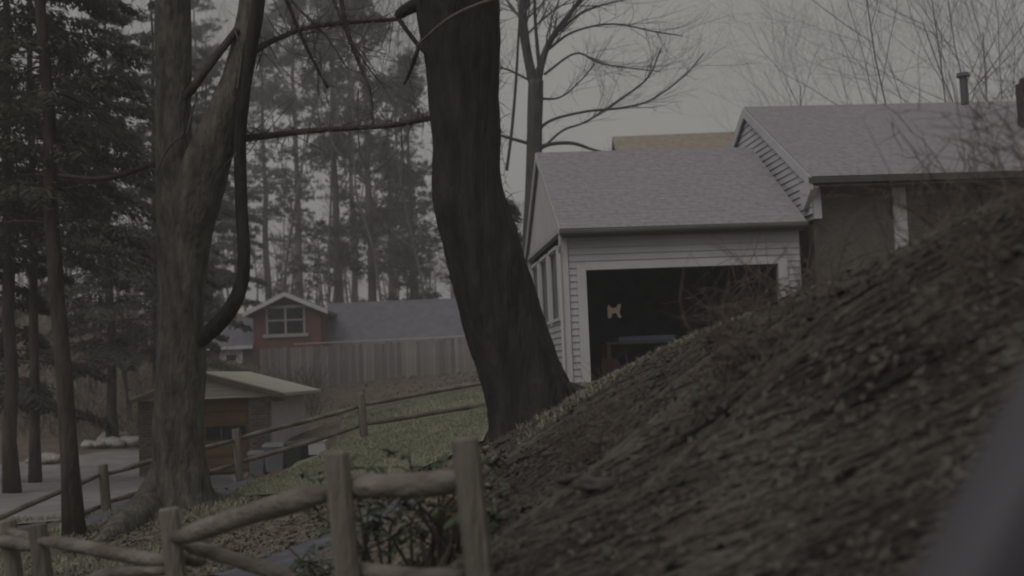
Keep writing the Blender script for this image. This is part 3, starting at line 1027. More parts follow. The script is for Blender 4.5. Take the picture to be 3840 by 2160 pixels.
# ------------------------------------------------------------------ trees
def twiggy(mb, pts, n, lo, hi, r=.006, up=.3, rr=R):
    for _ in range(n):
        t = rr.random() * (len(pts) - 1.001)
        i = int(t)
        p = pts[i].lerp(pts[i + 1], t - i)
        d = Vector((rr.gauss(0, 1), rr.gauss(0, 1) * .7, rr.gauss(up, 1))).normalized()
        L = rr.uniform(lo, hi)
        q = [p]
        for _k in range(3):
            d = (d + Vector((rr.gauss(0, .25), rr.gauss(0, .25), rr.gauss(.05, .25)))).normalized()
            q.append(q[-1] + d * L / 3)
        mb.tube(q, [r, r * .8, r * .55, r * .3], 3, cap=False)


def grow(tr, lb, tw, p, d, L, r, lvl, mx, rr, up=.12, spread=.75, dens=1.0, seg=9):
    n = 6 if lvl < 2 else 4
    pts, rad = [Vector(p)], [r]
    d = Vector(d).normalized()
    for i in range(n):
        d = (d + Vector((rr.gauss(0, .10 + .04 * lvl), rr.gauss(0, .10 + .04 * lvl), rr.gauss(up * .5, .08)))).normalized()
        pts.append(pts[-1] + d * L / n)
        rad.append(r * (1 - (.62 if lvl else .5) * (i + 1) / n))
    mb = tr if lvl == 0 else (lb if lvl <= 1 else tw)
    mb.tube(pts, rad, (seg, 6, 4, 3, 3, 3)[min(lvl, 5)], cap=False)
    if lvl >= mx:
        return
    nc = int((6, 6, 6, 4, 3)[min(lvl, 4)] * dens)
    for k in range(nc):
        t = .3 + .7 * (k + rr.random()) / nc if lvl else .35 + .65 * (k + rr.random()) / nc
        i = min(n - 1, int(t * n))
        q = pts[i].lerp(pts[i + 1], t * n - i)
        ax = (pts[i + 1] - pts[i]).normalized()
        per = ax.orthogonal().normalized()
        per = Matrix.Rotation(rr.uniform(0, 6.28), 3, ax) @ per
        a = rr.uniform(.45, 1.0) * spread * 1.3
        nd = ax * math.cos(a) + per * math.sin(a) + Vector((0, 0, up))
        grow(tr, lb, tw, q, nd, L * rr.uniform(.42, .68), rad[i] * rr.uniform(.45, .65), lvl + 1, mx, rr, up, spread, dens, seg)


def bare_tree(x, y, H, r, label, group=None, mx=4, seed=0, stems=1, lean=(0, 0), dens=1.0, bark='twig', up=.12, spread=.75):
    rr = random.Random(seed)
    z = h(x, y)
    T = empty('bare_tree', (x, y, z), label, 'tree', group)
    tr, lb, tw = MB(), MB(), MB()
    for s in range(stems):
        d = Vector((lean[0] + (rr.uniform(-.28, .28) if stems > 1 else 0), lean[1] + (rr.uniform(-.15, .15) if stems > 1 else 0), 1))
        grow(tr, lb, tw, (x + (rr.uniform(-.25, .25) if stems > 1 else 0), y, z - .1), d, H * rr.uniform(.85, 1.05), r, 0, mx, rr, up, spread, dens)
    tr.build('trunk', M[bark], T, True)
    lb.build('limb', M[bark], T, True)
    tag(tw.build('twig', M['twig'], T), kind='stuff')
    return T


def copy_tree(o, loc, rz, sc, label=None):
    c = o.copy(); COL.objects.link(c)
    BASE[c.name] = Vector(loc)
    c.location = loc; c.rotation_euler = (0, 0, rz); c.scale = (sc, sc, sc)
    if label: c['label'] = label
    for ch in list(o.children):
        k_ = ch.copy(); COL.objects.link(k_); k_.parent = c
        for g in list(ch.children):
            gg = g.copy(); COL.objects.link(gg); gg.parent = k_
    return c


# twin-stemmed tree
d1 = 13.8
k1 = d1 / F


def P1(px, py, w, dd=0.0):
    return (at(px, py, d1 + dd), w * k1 / 2)


T1 = empty('twin_stem_tree', ground_at(690, 1890, 10, 16), 'large grey-barked tree forking into two stems beside the path, roots spread over the leaf litter', 'tree')
b = MB()
pts, rad = spline([P1(700, 2010, 330), P1(692, 1930, 270), P1(684, 1840, 218), P1(672, 1700, 196), P1(674, 1500, 182), P1(676, 1250, 176), P1(682, 1000, 172), P1(672, 850, 165),
                   P1(655, 650, 145), P1(650, 400, 132), P1(648, 0, 132), P1(644, -350, 118), P1(640, -900, 80), P1(650, -1500, 30)], 16)
b.tube(pts, rad, 72, .085, 2.4, ridge=.011)
trunk = b.build('trunk', M['bark_grey'], T1, True)
limbs = [[P1(690, 1060, 150, .05), P1(708, 880, 170, 0), P1(742, 720, 185, -.05), P1(785, 580, 165, -.1), P1(845, 410, 118, -.1), P1(900, 220, 92, 0), P1(942, 0, 88, .1), P1(985, -350, 74, .2), P1(1050, -900, 40, .4)],
         [P1(672, 1300, 60, .05), P1(735, 1278, 66, -.02), P1(800, 1232, 62, -.12), P1(870, 1150, 56, -.25), P1(908, 1050, 50, -.25), P1(914, 930, 48, -.25), P1(905, 780, 46, -.2), P1(900, 600, 46, -.2), P1(905, 430, 48, -.2),
          P1(930, 240, 50, -.2), P1(965, 40, 50, -.2), P1(1000, -250, 40, -.2)],
         [P1(650, 430, 30, .1), P1(730, 320, 32, -.2), P1(800, 225, 30, -.2), P1(890, 110, 28, -.1)],
         [P1(620, 600, 40, .2), P1(530, 630, 26, .5), P1(420, 665, 22, .8), P1(310, 668, 18, 1), P1(180, 650, 12, 1.2)],
         [P1(610, 985, 40, .1), P1(560, 955, 30, .2), P1(530, 950, 22, .2)],
         [P1(895, 520, 34, 0), P1(1000, 510, 26, .1), P1(1150, 492, 24, .2), P1(1320, 480, 20, .2), P1(1450, 472, 19, .2), P1(1560, 452, 24, .2), P1(1660, 436, 18, .3)],
         [P1(935, 200, 30, 0), P1(1030, 150, 20, .2), P1(1150, 105, 18, .3), P1(1300, 85, 16, .4), P1(1490, 72, 16, .4)],
         [P1(1050, -60, 14, .3), P1(1120, 110, 14, .3), P1(1160, 200, 12, .3), P1(1230, 330, 10, .3)],
         [P1(1270, -60, 20, .4), P1(1300, 110, 18, .4), P1(1345, 230, 16, .4), P1(1385, 340, 14, .4), P1(1400, 470, 9, .4)]]
twb = MB()
for i, L_ in enumerate(limbs):
    b = MB()
    pts, rad = spline(L_, 16 if i < 2 else 7)
    b.tube(pts, rad, (48, 24)[i] if i < 2 else 8, .07, 4, ridge=(.010, .004)[i] if i < 2 else 0)
    b.build('limb', M['bark_grey' if i == 0 else ('bark_dark' if i == 1 else 'bark_brown')], T1, True)
    if i in (5, 6):
        twiggy(twb, pts, 240, .06, .28, .0045)
        twiggy(twb, pts, 34, .4, .95, .0065, -.2)
    elif i in (3, 7, 8):
        twiggy(twb, pts, 60, .1, .6, .005)
    elif i == 0:
        twiggy(twb, pts, 22, .2, .6, .006)
for (pl, w) in [([(1200, 180), (1210, 300), (1235, 400)], 6), ([(1360, 230), (1380, 330), (1400, 440)], 7), ([(1345, 330), (1340, 420), (1350, 590)], 6), ([(1500, 440), (1515, 640), (1505, 720)], 5),
                ([(1000, 150), (960, 260)], 6), ([(1390, 90), (1345, 170)], 7)]:
    pts, rad = spline([P1(x_, y_, w, .2) for x_, y_ in pl], 5)
    twb.tube(pts, rad, 4, cap=False)
rr = random.Random(5)
grow(twb, twb, twb, at(1010, -60, 14), (.5, .2, -.25), 1.3, .02, 1, 3, rr, -.05, .9, 1.2)
grow(twb, twb, twb, at(1230, -60, 14.3), (.15, .3, -.6), 1.4, .02, 1, 3, rr, -.1, .9, 1.2)
grow(twb, twb, twb, at(640, -350, 14), (-.9, .3, .3), 2.6, .05, 1, 3, rr, .05, .9, 1.0)
tag(twb.build('twig', M['twig'], T1), kind='stuff')
def groot(px, py, w):
    p = ground_at(px, py, 9, 17)
    return (p + Vector((0, 0, w * k1 * .12)), w * k1 / 2)


for L_ in ([P1(662, 1640, 120, .05), P1(628, 1790, 150, .05), groot(560, 1925, 150), groot(480, 1985, 115), groot(400, 2030, 60), groot(350, 2056, 16)],
           [P1(705, 1640, 100, .05), P1(735, 1790, 80, .05), groot(790, 1858, 46), groot(845, 1884, 22), groot(890, 1900, 8)]):
    b = MB()
    pts, rad = spline(L_, 14)
    b.tube(pts, rad, 36, .06, 3, ridge=.010)
    b.build('root', M['bark_grey'], T1, True)
for pl, w in [([(285, 355), (320, 410), (375, 455), (470, 515)], 9), ([(362, 465), (370, 560), (385, 650)], 10), ([(690, 500), (640, 545), (600, 610), (585, 660)], 10), ([(880, 110), (905, 200), (890, 330)], 9),
              ([(740, 350), (720, 420), (700, 500)], 7)]:
    b = MB()
    pts, rad = spline([P1(x_, y_, w, -.28) for x_, y_ in pl], 6)
    b.tube(pts, rad, 5)
    b.build('vine', M['twig_pale'], T1)

# big dark leaning tree
d2 = 12.8
k2 = d2 / F


def P2(px, py, w, dd=0.0):
    return (at(px, py, d2 + dd), w * k2 / 2)


T2 = empty('leaning_tree', at(1990, 1620, d2), 'thick dark trunk leaning left out of the bank in front of the garage corner', 'tree')
b = MB()
pts, rad = spline([P2(2035, 1760, 520), P2(2020, 1640, 400), P2(1985, 1500, 330), P2(1945, 1380, 300), P2(1885, 1200, 292), P2(1828, 1000, 292), P2(1772, 800, 280), P2(1752, 650, 264), P2(1748, 480, 258),
                   P2(1735, 280, 272), P2(1722, 100, 292), P2(1712, -60, 312), P2(1690, -350, 260), P2(1640, -900, 190), P2(1600, -1600, 60)], 16)
b.tube(pts, rad, 84, .075, 2.2, ridge=.016)
b.build('trunk', M['bark_dark'], T2, True)
tw2 = MB()
for L_, n_ in (([P2(2040, 1480, 120), P2(2110, 1470, 90, -.1), P2(2190, 1475, 50, -.2), P2(2260, 1490, 20, -.2)], 'root'),
               ([P2(1620, 10, 70), P2(1560, 20, 55, 0), P2(1510, 45, 42, 0), P2(1488, 66, 30, 0)], 'limb'),
               ([P2(1490, 62, 16, 0), P2(1530, 120, 18, -.1), P2(1572, 172, 18, -.2), P2(1640, 240, 16, -.2)], 'limb'),
               ([P2(1572, 172, 14, -.2), P2(1545, 250, 14, -.2), P2(1515, 320, 8, -.2)], 'limb')):
    b = MB()
    pts, rad = spline(L_, 6)
    b.tube(pts, rad, 10, .08, 4)
    b.build(n_, M['bark_dark'], T2, True)
    if n_ == 'limb': twiggy(tw2, pts, 30, .05, .25, .004)
for py_ in range(20, 1100, 22):
    pr_ = [P2(x_, y_, 0)[0] for x_, y_ in ((1870, 0), (1872, 200), (1876, 500), (1905, 800), (1965, 1050))]
    pl_ = [P2(x_, y_, 0)[0] for x_, y_ in ((1590, 150), (1612, 300), (1622, 500), (1632, 800), (1690, 1050))]
    twiggy(tw2, pr_, 2, .05, .22, .004); twiggy(tw2, pl_, 2, .04, .16, .004)
tag(tw2.build('twig', M['bark_dark'], T2), kind='stuff')
b = MB()
pts, rad = spline([P2(1560, 175, 9, -.45), P2(1620, 120, 11, -.5), P2(1690, 65, 13, -.52), P2(1780, 22, 14, -.52), P2(1900, -20, 15, -.5)], 7)
b.tube(pts, rad, 8)
b.build('pale_branch', M['twig_pale'], T2, True)


# hemlocks: trunk, drooping boughs carrying flat needle sprays
def hemlock(x, y, H, r, label, seed, z_first=.18, reach=.28, nb=70, per=260, spray=.11, lean=(0, 0), droop=.35, bark='bark_brown', group='hemlocks on the left', skip=False):
    rr = random.Random(seed); nr = np.random.RandomState(seed)
    z = h(x, y)
    T = empty('hemlock', (x, y, z), label, 'tree', group)
    b = MB()
    n = 14
    pts = [Vector((x + lean[0] * t * H, y + lean[1] * t * H, z - .15 + H * t)) for t in [i / n for i in range(n + 1)]]
    pts = [p + Vector((rr.uniform(-.03, .03), rr.uniform(-.03, .03), 0)) for p in pts]
    rad = [r * (1.35 if i == 0 else 1) * (1 - .93 * i / n) for i in range(n + 1)]
    b.tube(pts, rad, 14, .08, 3)
    b.build('trunk', M[bark], T, True)
    bb, fol = MB(), MB()
    for k in range(nb):
        t = z_first + (1 - z_first) * (k + rr.uniform(-.8, 1.6)) / nb
        t = min(.98, max(z_first * .8, t))
        if rr.random() < (.14 if y < 30 else .08): continue
        i = min(n - 1, int(t * n))
        p = pts[i].lerp(pts[i + 1], t * n - i)
        a = k * 2.4 + rr.uniform(-.4, .4)
        L = H * reach * (1 - t) ** .75 * rr.uniform(.65, 1.1) + .3
        if skip and (math.cos(a) > .25 or math.sin(a) < -.6): L *= .3
        dv = Vector((math.cos(a), math.sin(a), .25))
        q, qr = [p], [max(.006, r * .16 * (1 - t) + .006)]
        m_ = 6
        for j in range(m_):
            dv = (dv + Vector((rr.gauss(0, .08), rr.gauss(0, .08), -droop * .35))).normalized()
            q.append(q[-1] + dv * L / m_); qr.append(qr[0] * (1 - .85 * (j + 1) / m_))
        bb.tube(q, qr, 4, cap=False)
        Q = np.array([tuple(v) for v in q])
        nn_ = int(per * (L / (H * reach)) + 20)
        tt = .18 + .82 * nr.rand(nn_) ** .8
        ii = np.minimum((tt * m_).astype(int), m_ - 1); fr = (tt * m_ - ii)[:, None]
        C = Q[ii] * (1 - fr) + Q[ii + 1] * fr
        ax = nrm(Q[ii + 1] - Q[ii])
        sd = nrm(np.cross(ax, [0, 0, 1.0]))
        sgn = np.where(nr.rand(nn_) < .5, -1, 1)[:, None]
        offs = (nr.rand(nn_) ** .8 * L * .34 * (1.05 - tt))[:, None] + .03
        C = C + sd * sgn * offs + np.stack([nr.normal(0, .05, nn_), nr.normal(0, .05, nn_), nr.normal(-.02, .05, nn_) - offs[:, 0] * .35], 1)
        Dv = nrm(sd * sgn * .9 + ax * .55 + np.stack([np.zeros(nn_), np.zeros(nn_), -.35 - .2 * nr.rand(nn_)], 1) + nr.normal(0, .25, (nn_, 3)))
        Nv = nrm(np.cross(Dv, [0, 0, 1.0]) + nr.normal(0, .35, (nn_, 3)))
        s = spray * nr.uniform(.7, 1.7, nn_)
        fol.quads(diamonds(C, Dv, Nv, s * 1.6, s * .55))
    tag(bb.build('bough', M[bark], T), kind='stuff')
    tag(fol.build('needles', M['hemlock'], T), kind='stuff')
    return T


p = ground_at(285, 2015, 9, 18)
hemlock(p.x, p.y, 12.5, .095, 'slim dark-trunked hemlock with drooping boughs standing at the driveway edge', 3, .26, .24, 74, 700, .045, lean=(-.052, 0), skip=True)
hm = [(40, 21, 15, .125, 'brown-trunked hemlock at the far left edge beyond the driveway', .30),
      (130, 25, 16, .11, 'hemlock with a bare lower trunk just left of the slim dark-trunked one', .30),
      (420, 40, 17, .17, 'hemlock on the slope behind the rubble heap', .16),
      (-180, 27, 15, .22, 'hemlock past the left edge whose boughs reach into view', .12),
      (600, 46, 18, .24, 'tall hemlock on the slope directly behind the twin-stemmed tree', .2),
      (800, 70, 17, .24, 'bushy hemlock behind the fork of the twin-stemmed tree, left of the red house', .12)]
for i, (px, d, H, r, lb_, zf) in enumerate(hm):
    p = at(px, 1500, d)
    hemlock(p.x, p.y, H, r, lb_, 40 + i, zf, .27, 84, 720, .062 + .0011 * d)


# white pines in the background
def pine(x, y, H, r, label, seed, zf=.42, reach=.2, nb=84, dens=1.25):
    rr = random.Random(seed); nr = np.random.RandomState(seed)
    z = h(x, y)
    T = empty('pine_tree', (x, y, z), label, 'tree', 'tall pines behind the red house')
    b = MB()
    n = 10
    pts = [Vector((x + rr.uniform(-.08, .08), y, z - .2 + H * i / n)) for i in range(n + 1)]
    b.tube(pts, [r * (1 - .88 * i / n) for i in range(n + 1)], 10, .05, 1.5)
    b.build('trunk', M['bark_far'], T, True)
    bb, fol = MB(), MB()
    for k in range(nb):
        t = min(.985, max(zf * .7, zf + (1 - zf) * rr.random() ** .9))
        if math.sin(t * H * .9 + seed) > .72: continue
        i = min(n - 1, int(t * n)); p = pts[i].lerp(pts[i + 1], t * n - i)
        a = k * 2.4 + rr.uniform(-.5, .5)
        tt_ = (t - zf) / (1 - zf)
        L = H * reach * (1 - tt_ ** 1.6 * .8) * rr.choice((.35, .6, .8, 1.0, 1.2)) * rr.uniform(.85, 1.15)
        dv = Vector((math.cos(a), math.sin(a), rr.uniform(-.35, .55)))
        q, qr = [p], [.05 * (1 - .5 * t)]
        for j in range(5):
            dv = (dv + Vector((rr.gauss(0, .12), rr.gauss(0, .12), rr.gauss(.02, .06)))).normalized()
            q.append(q[-1] + dv * L / 5); qr.append(qr[0] * (1 - .8 * (j + 1) / 5))
        bb.tube(q, qr, 4, cap=False)
        Q = np.array([tuple(v) for v in q])
        nc = int(rr.uniform(9, 16) * dens)
        for _c in range(nc):
            tt = .35 + .65 * nr.rand(); ii = min(4, int(tt * 5)); C0 = Q[ii] * (1 - (tt * 5 - ii)) + Q[ii + 1] * (tt * 5 - ii)
            C0 = C0 + nr.normal(0, 1, 3) * [.40, .40, .24]
            m_ = 26
            Dv = nrm(nr.normal(0, 1, (m_, 3)) * [1, 1, .6] + [0, 0, .25])
            C = C0 + Dv * .16 * nr.uniform(.5, 1.6, m_)[:, None]
            Nv = nrm(np.cross(Dv, nr.normal(0, 1, (m_, 3))))
            fol.quads(diamonds(C, Dv, Nv, np.full(m_, .26), np.full(m_, .065)))
    tag(bb.build('branch', M['bark_far'], T), kind='stuff')
    tag(fol.build('needles', M['pine'], T), kind='stuff')
    return T


pines = [(1402, 74, 26, .30, 'pine whose bare pale trunk rises between the red gable and the dark leaning trunk', .06), (1275, 78, 25, .30, 'pine whose dark trunk stands just beside the red gable', .1),
         (1130, 92, 27, .3, 'pine directly above the red gable', .2), (1560, 84, 20, .28, 'shorter pine close against the dark leaning trunk', .06),
         (1010, 100, 25, .3, 'pine between the twin-stemmed tree and the red gable', .06), (1480, 105, 22, .3, 'distant pine between the pale-trunked pine and the dark leaning trunk', .2),
         (1340, 112, 30, .32, 'farthest pine between the two bare pine trunks', .06), (760, 96, 26, .3, 'pine behind the fork of the twin-stemmed tree', .06)]
for i, (px, d, H, r, lb_, zf) in enumerate(pines):
    p = at(px, 1300, d)
    pine(p.x, p.y, H, r, lb_, 80 + i, zf, .17 if d < 90 else .2)

# bare trees
p = at(1992, 1200, 31)
T3 = empty('bare_tree', (p.x, p.y, h(p.x, p.y)), 'bare forked tree rising behind the left end of the garage roof', 'tree')
d3 = 31
k3 = d3 / F


def P3(px, py, w, dd=0.0):
    return (at(px, py, d3 + dd), w * k3 / 2)


b = MB()
pts, rad = spline([P3(1985, 1420, 80), P3(1985, 1100, 72), P3(1995, 800, 62), P3(2002, 600, 58), P3(2006, 420, 58), P3(2010, 300, 56)], 5)
b.tube(pts, rad, 14, .06, 2); b.build('trunk', M['bark_stone'], T3, True)
tw3 = MB(); rr = random.Random(9)
LM = [([P3(2005, 330, 44), P3(1980, 220, 36), P3(1962, 100, 36), P3(1960, 0, 30), P3(1950, -300, 20), P3(1960, -700, 8)], 1),
      ([P3(2010, 320, 40), P3(2030, 240, 28), P3(2055, 170, 24), P3(2100, 100, 20), P3(2175, 0, 16), P3(2290, -180, 8)], 1),
      ([P3(2022, 250, 16), P3(2010, 120, 13), P3(2005, 0, 12), P3(2010, -250, 6)], 1),
      ([P3(2008, 560, 22), P3(2070, 540, 15), P3(2150, 538, 14), P3(2220, 560, 10), P3(2290, 575, 6)], 0),
      ([P3(2005, 500, 14), P3(2070, 450, 11), P3(2200, 418, 10), P3(2330, 405, 9), P3(2440, 375, 7), P3(2560, 290, 5), P3(2640, 200, 4)], 1),
      ([P3(2030, 560, 9), P3(2110, 490, 9), P3(2200, 455, 8), P3(2330, 370, 9), P3(2430, 290, 7), P3(2480, 180, 4)], 1),
      ([P3(2010, 370, 12), P3(2100, 365, 7), P3(2180, 300, 5), P3(2230, 240, 4)], 1),
      ([P3(2050, 190, 12), P3(2150, 120, 9), P3(2300, 90, 7), P3(2460, 120, 5), P3(2560, 135, 3)], 1),
      ([P3(2080, 130, 10), P3(2200, 40, 8), P3(2380, -10, 5), P3(2500, -40, 3)], 1),
      ([P3(2040, 280, 10), P3(2160, 200, 8), P3(2260, 240, 6), P3(2480, 270, 3)], 1),
      ([P3(1990, 540, 14), P3(1920, 520, 12), P3(1850, 500, 8)], 0), ([P3(1985, 300, 10), P3(1900, 260, 7), P3(1820, 250, 4)], 1),
      ([P3(1900, 640, 12, 1), P3(1920, 480, 12, 1), P3(1935, 300, 11, 1), P3(1945, 120, 9, 1), P3(1960, -100, 6, 1)], 0)]
for L_, tww in LM:
    b = MB()
    pts, rad = spline(L_, 6)
    b.tube(pts, rad, 7); b.build('limb', M['bark_stone'], T3, True)
    if tww:
        for k in range(16):
            i = rr.randrange(len(pts) // 3, len(pts) - 1)
            ax = (pts[i + 1] - pts[i]).normalized()
            dv = ax + Vector((rr.gauss(.25, .5), rr.gauss(0, .5), rr.gauss(.1, .45)))
            grow(tw3, tw3, tw3, pts[i], dv, rr.uniform(.8, 1.9), max(.006, rad[i] * .35), 2, 4, rr, .06, .6, .8)
    twiggy(tw3, pts, 14, .15, .6, .006)
tag(tw3.build('twig', M['twig'], T3), kind='stuff')

for i, (px, d, H, st, lb_) in enumerate([(3130, 44, 11, 2, 'slender bare tree above the middle of the house roof'), (3560, 40, 13, 3, 'many-stemmed bare tree behind the vent pipe'),
                                         (3720, 46, 13, 3, 'many-stemmed bare tree beside the chimney'), (3900, 42, 13, 2, 'bare tree at the right edge behind the chimney')]):
    p = at(px, 1200, d)
    bare_tree(p.x, p.y, H, .034, lb_, 'bare trees behind the house', 4, 200 + i, st, (-.06, 0), 1.2, 'twig', .14, .85)
for i, (px, d, H, lb_) in enumerate([(1060, 66, 19, 'thin grey bare tree in the gap right of the twin-stemmed tree'), (1240, 72, 20, 'thin bare tree midway between the two big trunks'),
                                     (1470, 68, 19, 'thin bare tree close to the leaning trunk with a fan of fine twigs'), (880, 75, 17, 'thin bare tree seen through the fork of the twin-stemmed tree'),
                                     (1640, 70, 18, 'bare tree half hidden by the leaning trunk')]):
    p = at(px, 1400, d)
    bare_tree(p.x, p.y, H, .085, lb_, 'thin bare trees beyond the board fence', 4, 300 + i, 1, (R.uniform(-.03, .03), 0), 1.35, 'twig', .2, .75)
for i, (px, d, H, lb_) in enumerate([(330, 52, 9, 'bare brown sapling on the slope left of the twin-stemmed tree'), (470, 58, 10, 'bare brown sapling above the rubble heap'), (230, 60, 11, 'bare brown sapling behind the slim hemlock trunk'),
                                     (560, 54, 9, 'bare brown sapling tight against the twin-stemmed trunk'), (320, 50, 15, 'bare brown tree with fine twigs among the hemlocks at the left'), (480, 48, 14, 'bare brown tree with fine twigs close left of the twin-stemmed tree')]):
    p = at(px, 1400, d)
    bare_tree(p.x, p.y, H, .06, lb_, 'brown saplings on the slope', 4, 400 + i, 2, (0, 0), .9, 'brush', .2, .6)

# dark evergreen behind the leaning trunk
p = at(1905, 1100, 36)
hemlock(p.x, p.y, 5.6, .12, 'small dark evergreen between the leaning trunk and the garage', 66, .03, .17, 60, 200, .15, group='evergreens')

# far woods as a mass on the hill behind everything
fw = MB(); rr = random.Random(77)
for i in range(230):
    y_ = rr.uniform(95, 150); x_ = rr.uniform(-.62, .06) * y_
    z_ = h(x_, y_); H = rr.uniform(7, 13)
    d_ = Vector((rr.gauss(0, .06), 0, 1))
    q = [Vector((x_, y_, z_))]
    for j in range(4): q.append(q[-1] + (d_ + Vector((rr.gauss(0, .08), 0, 0))).normalized() * H / 4)
    fw.tube(q, [.14, .11, .08, .05, .02], 4, cap=False)
    for j in range(16):
        t = rr.uniform(.3, 1) * 3.99; k = int(t); p = q[k].lerp(q[k + 1], t - k)
        dv = Vector((rr.gauss(0, .8), rr.gauss(0, .8), rr.uniform(.3, 1))).normalized(); L = rr.uniform(1, 3)
        fw.tube([p, p + dv * L * .5, p + (dv + Vector((0, 0, .25))).normalized() * L], [.035, .025, .01], 3, cap=False)
        for k_ in range(3):
            p2 = p + dv * L * rr.uniform(.3, .9); d2_ = (dv + Vector((rr.gauss(0, .6), rr.gauss(0, .6), rr.gauss(.2, .5)))).normalized()
            fw.tube([p2, p2 + d2_ * rr.uniform(.5, 1.4)], [.018, .008], 3, cap=False)
tag(fw.build('woods', M['brush']), 'far-off bare woods covering the hill behind the pines', 'woods', kind='stuff')

# brush on the brown slope behind the shed
bs = MB(); rr = random.Random(31)
for i in range(2600):
    y_ = rr.uniform(43, 75); x_ = rr.uniform(-.48, -.16) * y_
    if abs(x_ - (-11)) < 5.5 and y_ > 58: continue
    z_ = h(x_, y_); L = rr.uniform(.5, 1.9)
    d_ = Vector((rr.gauss(0, .4), rr.gauss(0, .4), 1)).normalized()
    p = Vector((x_, y_, z_)); m_ = p + d_ * L * .6; e_ = m_ + (d_ + Vector((rr.gauss(0, .5), rr.gauss(0, .5), -.2))).normalized() * L * .5
    bs.tube([p, m_, e_], [.016, .012, .004], 3, cap=False)
    for k in range(2):
        q = p.lerp(m_, rr.uniform(.4, 1)); bs.tube([q, q + Vector((rr.gauss(0, .3), rr.gauss(0, .3), rr.uniform(.1, .5)))], [.009, .004], 3, cap=False)
tag(bs.build('undergrowth', M['brush']), 'tangle of brown leafless undergrowth on the slope behind the shed', 'undergrowth', kind='stuff')


# ------------------------------------------------------------------ ground cover
def scatter_leaves(n, region, size, seed, name, m, label, lift=.01, tilt=.3, cat='leaves'):
    nr = np.random.RandomState(seed)
    x, y = region(nr, n)
    e = .08
    z = hts(x, y); dx = (hts(x + e, y) - z) / e; dy = (hts(x, y + e) - z) / e
    N = nrm(np.stack([-dx, -dy, np.ones_like(x)], 1) + nr.normal(0, tilt, (len(x), 3)))
    a = nrm(np.cross(N, nr.normal(0, 1, (len(x), 3)))); b_ = np.cross(N, a)
    C = np.stack([x, y, z + lift + nr.rand(len(x)) * lift * 3], 1)
    s = size * nr.uniform(.6, 1.5, len(x))
    A = diamonds(C, a, b_, s * 1.5, s * .85)
    A[:, 0] += N * s[:, None] * .25; A[:, 2] += N * s[:, None] * .25      # curl the ends up
    b = MB(); b.quads(A)
    return tag(b.build(name, m), label, cat, kind='stuff')


def reg_bank(nr, n):
    y = 2.7 + 12 * nr.rand(n) ** 1.4; x = nr.uniform(-.5, 4.6, n)
    k = (x > -.45 + .02 * y) & (x < .46 * y + .6)
    return x[k], y[k]


def reg_floor(nr, n):
    y = nr.uniform(6.2, 16, n); x = nr.uniform(-.47, -.02, n) * y
    p_ = (x + 2.6) * .45 + 9.4
    k = ~((x > -2.6) & (np.abs(y - (8.0 + (x + 2.2) * 2.9)) < .9)) & ~((x < -4.6) & (y > 13)) & ~((y > 14.5) & (x > -3.6))
    return x[k], y[k]


def reg_slope(nr, n):
    y = nr.uniform(30, 60, n); x = nr.uniform(-.36, .0, n) * y
    k = ~((np.abs(x + 7) < 2.6) & (y > 30) & (y < 37)); k &= ~((x < -4.3) & (y < 39))
    return x[k], y[k]


scatter_leaves(24000, reg_bank, .032, 1, 'leaf_litter', M['litter'], 'dead brown leaves matted over the roadside bank', .008, .18)
scatter_leaves(3500, reg_bank, .04, 2, 'ivy_patches', M['litter_ivy'], 'dull green ivy creeping among the dead leaves of the bank', .012, .3, 'ivy')
scatter_leaves(42000, reg_floor, .03, 3, 'fallen_leaves', M['litter_pale'], 'fallen leaves over the ground round the twin-stemmed tree', .008)
scatter_leaves(16000, reg_slope, .07, 4, 'slope_leaves', M['litter_pale'], 'fallen leaves on the rough slope below the board fence', .01)


def matted(n, seed):
    """long dead grass combed sideways along the bank, each strand a bent three-piece ribbon"""
    nr = np.random.RandomState(seed)
    x, y = reg_bank(nr, n)
    n = len(x)
    keep = (np.sin(x * 2.1 + y * 3.3) + np.sin(y * 5.1 - x * 1.3) + nr.normal(0, .8, n)) > -.9
    x, y = x[keep], y[keep]; n = len(x)
    L = nr.uniform(.2, .85, n)
    e = .1; z0_ = hts(x, y); gxx = (hts(x + e, y) - z0_) / e; gyy = (hts(x, y + e) - z0_) / e
    c = nrm(np.stack([np.abs(gyy) + .15, -gxx * np.sign(gyy + 1e-6)], 1))
    an = .55 * np.clip(np.arctan2(c[:, 1], c[:, 0]), -1.1, 1.1) + nr.normal(0, .2, n); w = nr.uniform(.002, .006, n)
    bow = nr.normal(0, .04, n); lift = nr.rand(n) ** 2 * .03 + .010
    P = []
    for t in (0, .34, .67, 1):
        px = x + np.cos(an) * L * (t - .5); py = y + np.sin(an) * L * (t - .5) + bow * 4 * t * (1 - t)
        P.append(np.stack([px, py, hts(px, py) + lift * (.25 + 3 * t * (1 - t))], 1))
    sd = np.stack([-np.sin(an), np.cos(an), nr.uniform(-.3, 1.2, n)], 1)
    sd = nrm(sd) * w[:, None]
    b = MB()
    for i in range(3):
        k0, k1_ = (1, 1, .8)[i], (1, .8, .2)[i]
        b.quads(np.stack([P[i] - sd * k0, P[i + 1] - sd * k1_, P[i + 1] + sd * k1_, P[i] + sd * k0], 1))
    return tag(b.build('dead_grass', M['dead_grass']), 'long dead grass matted sideways over the roadside bank', 'grass', kind='stuff')


matted(150000, 21)


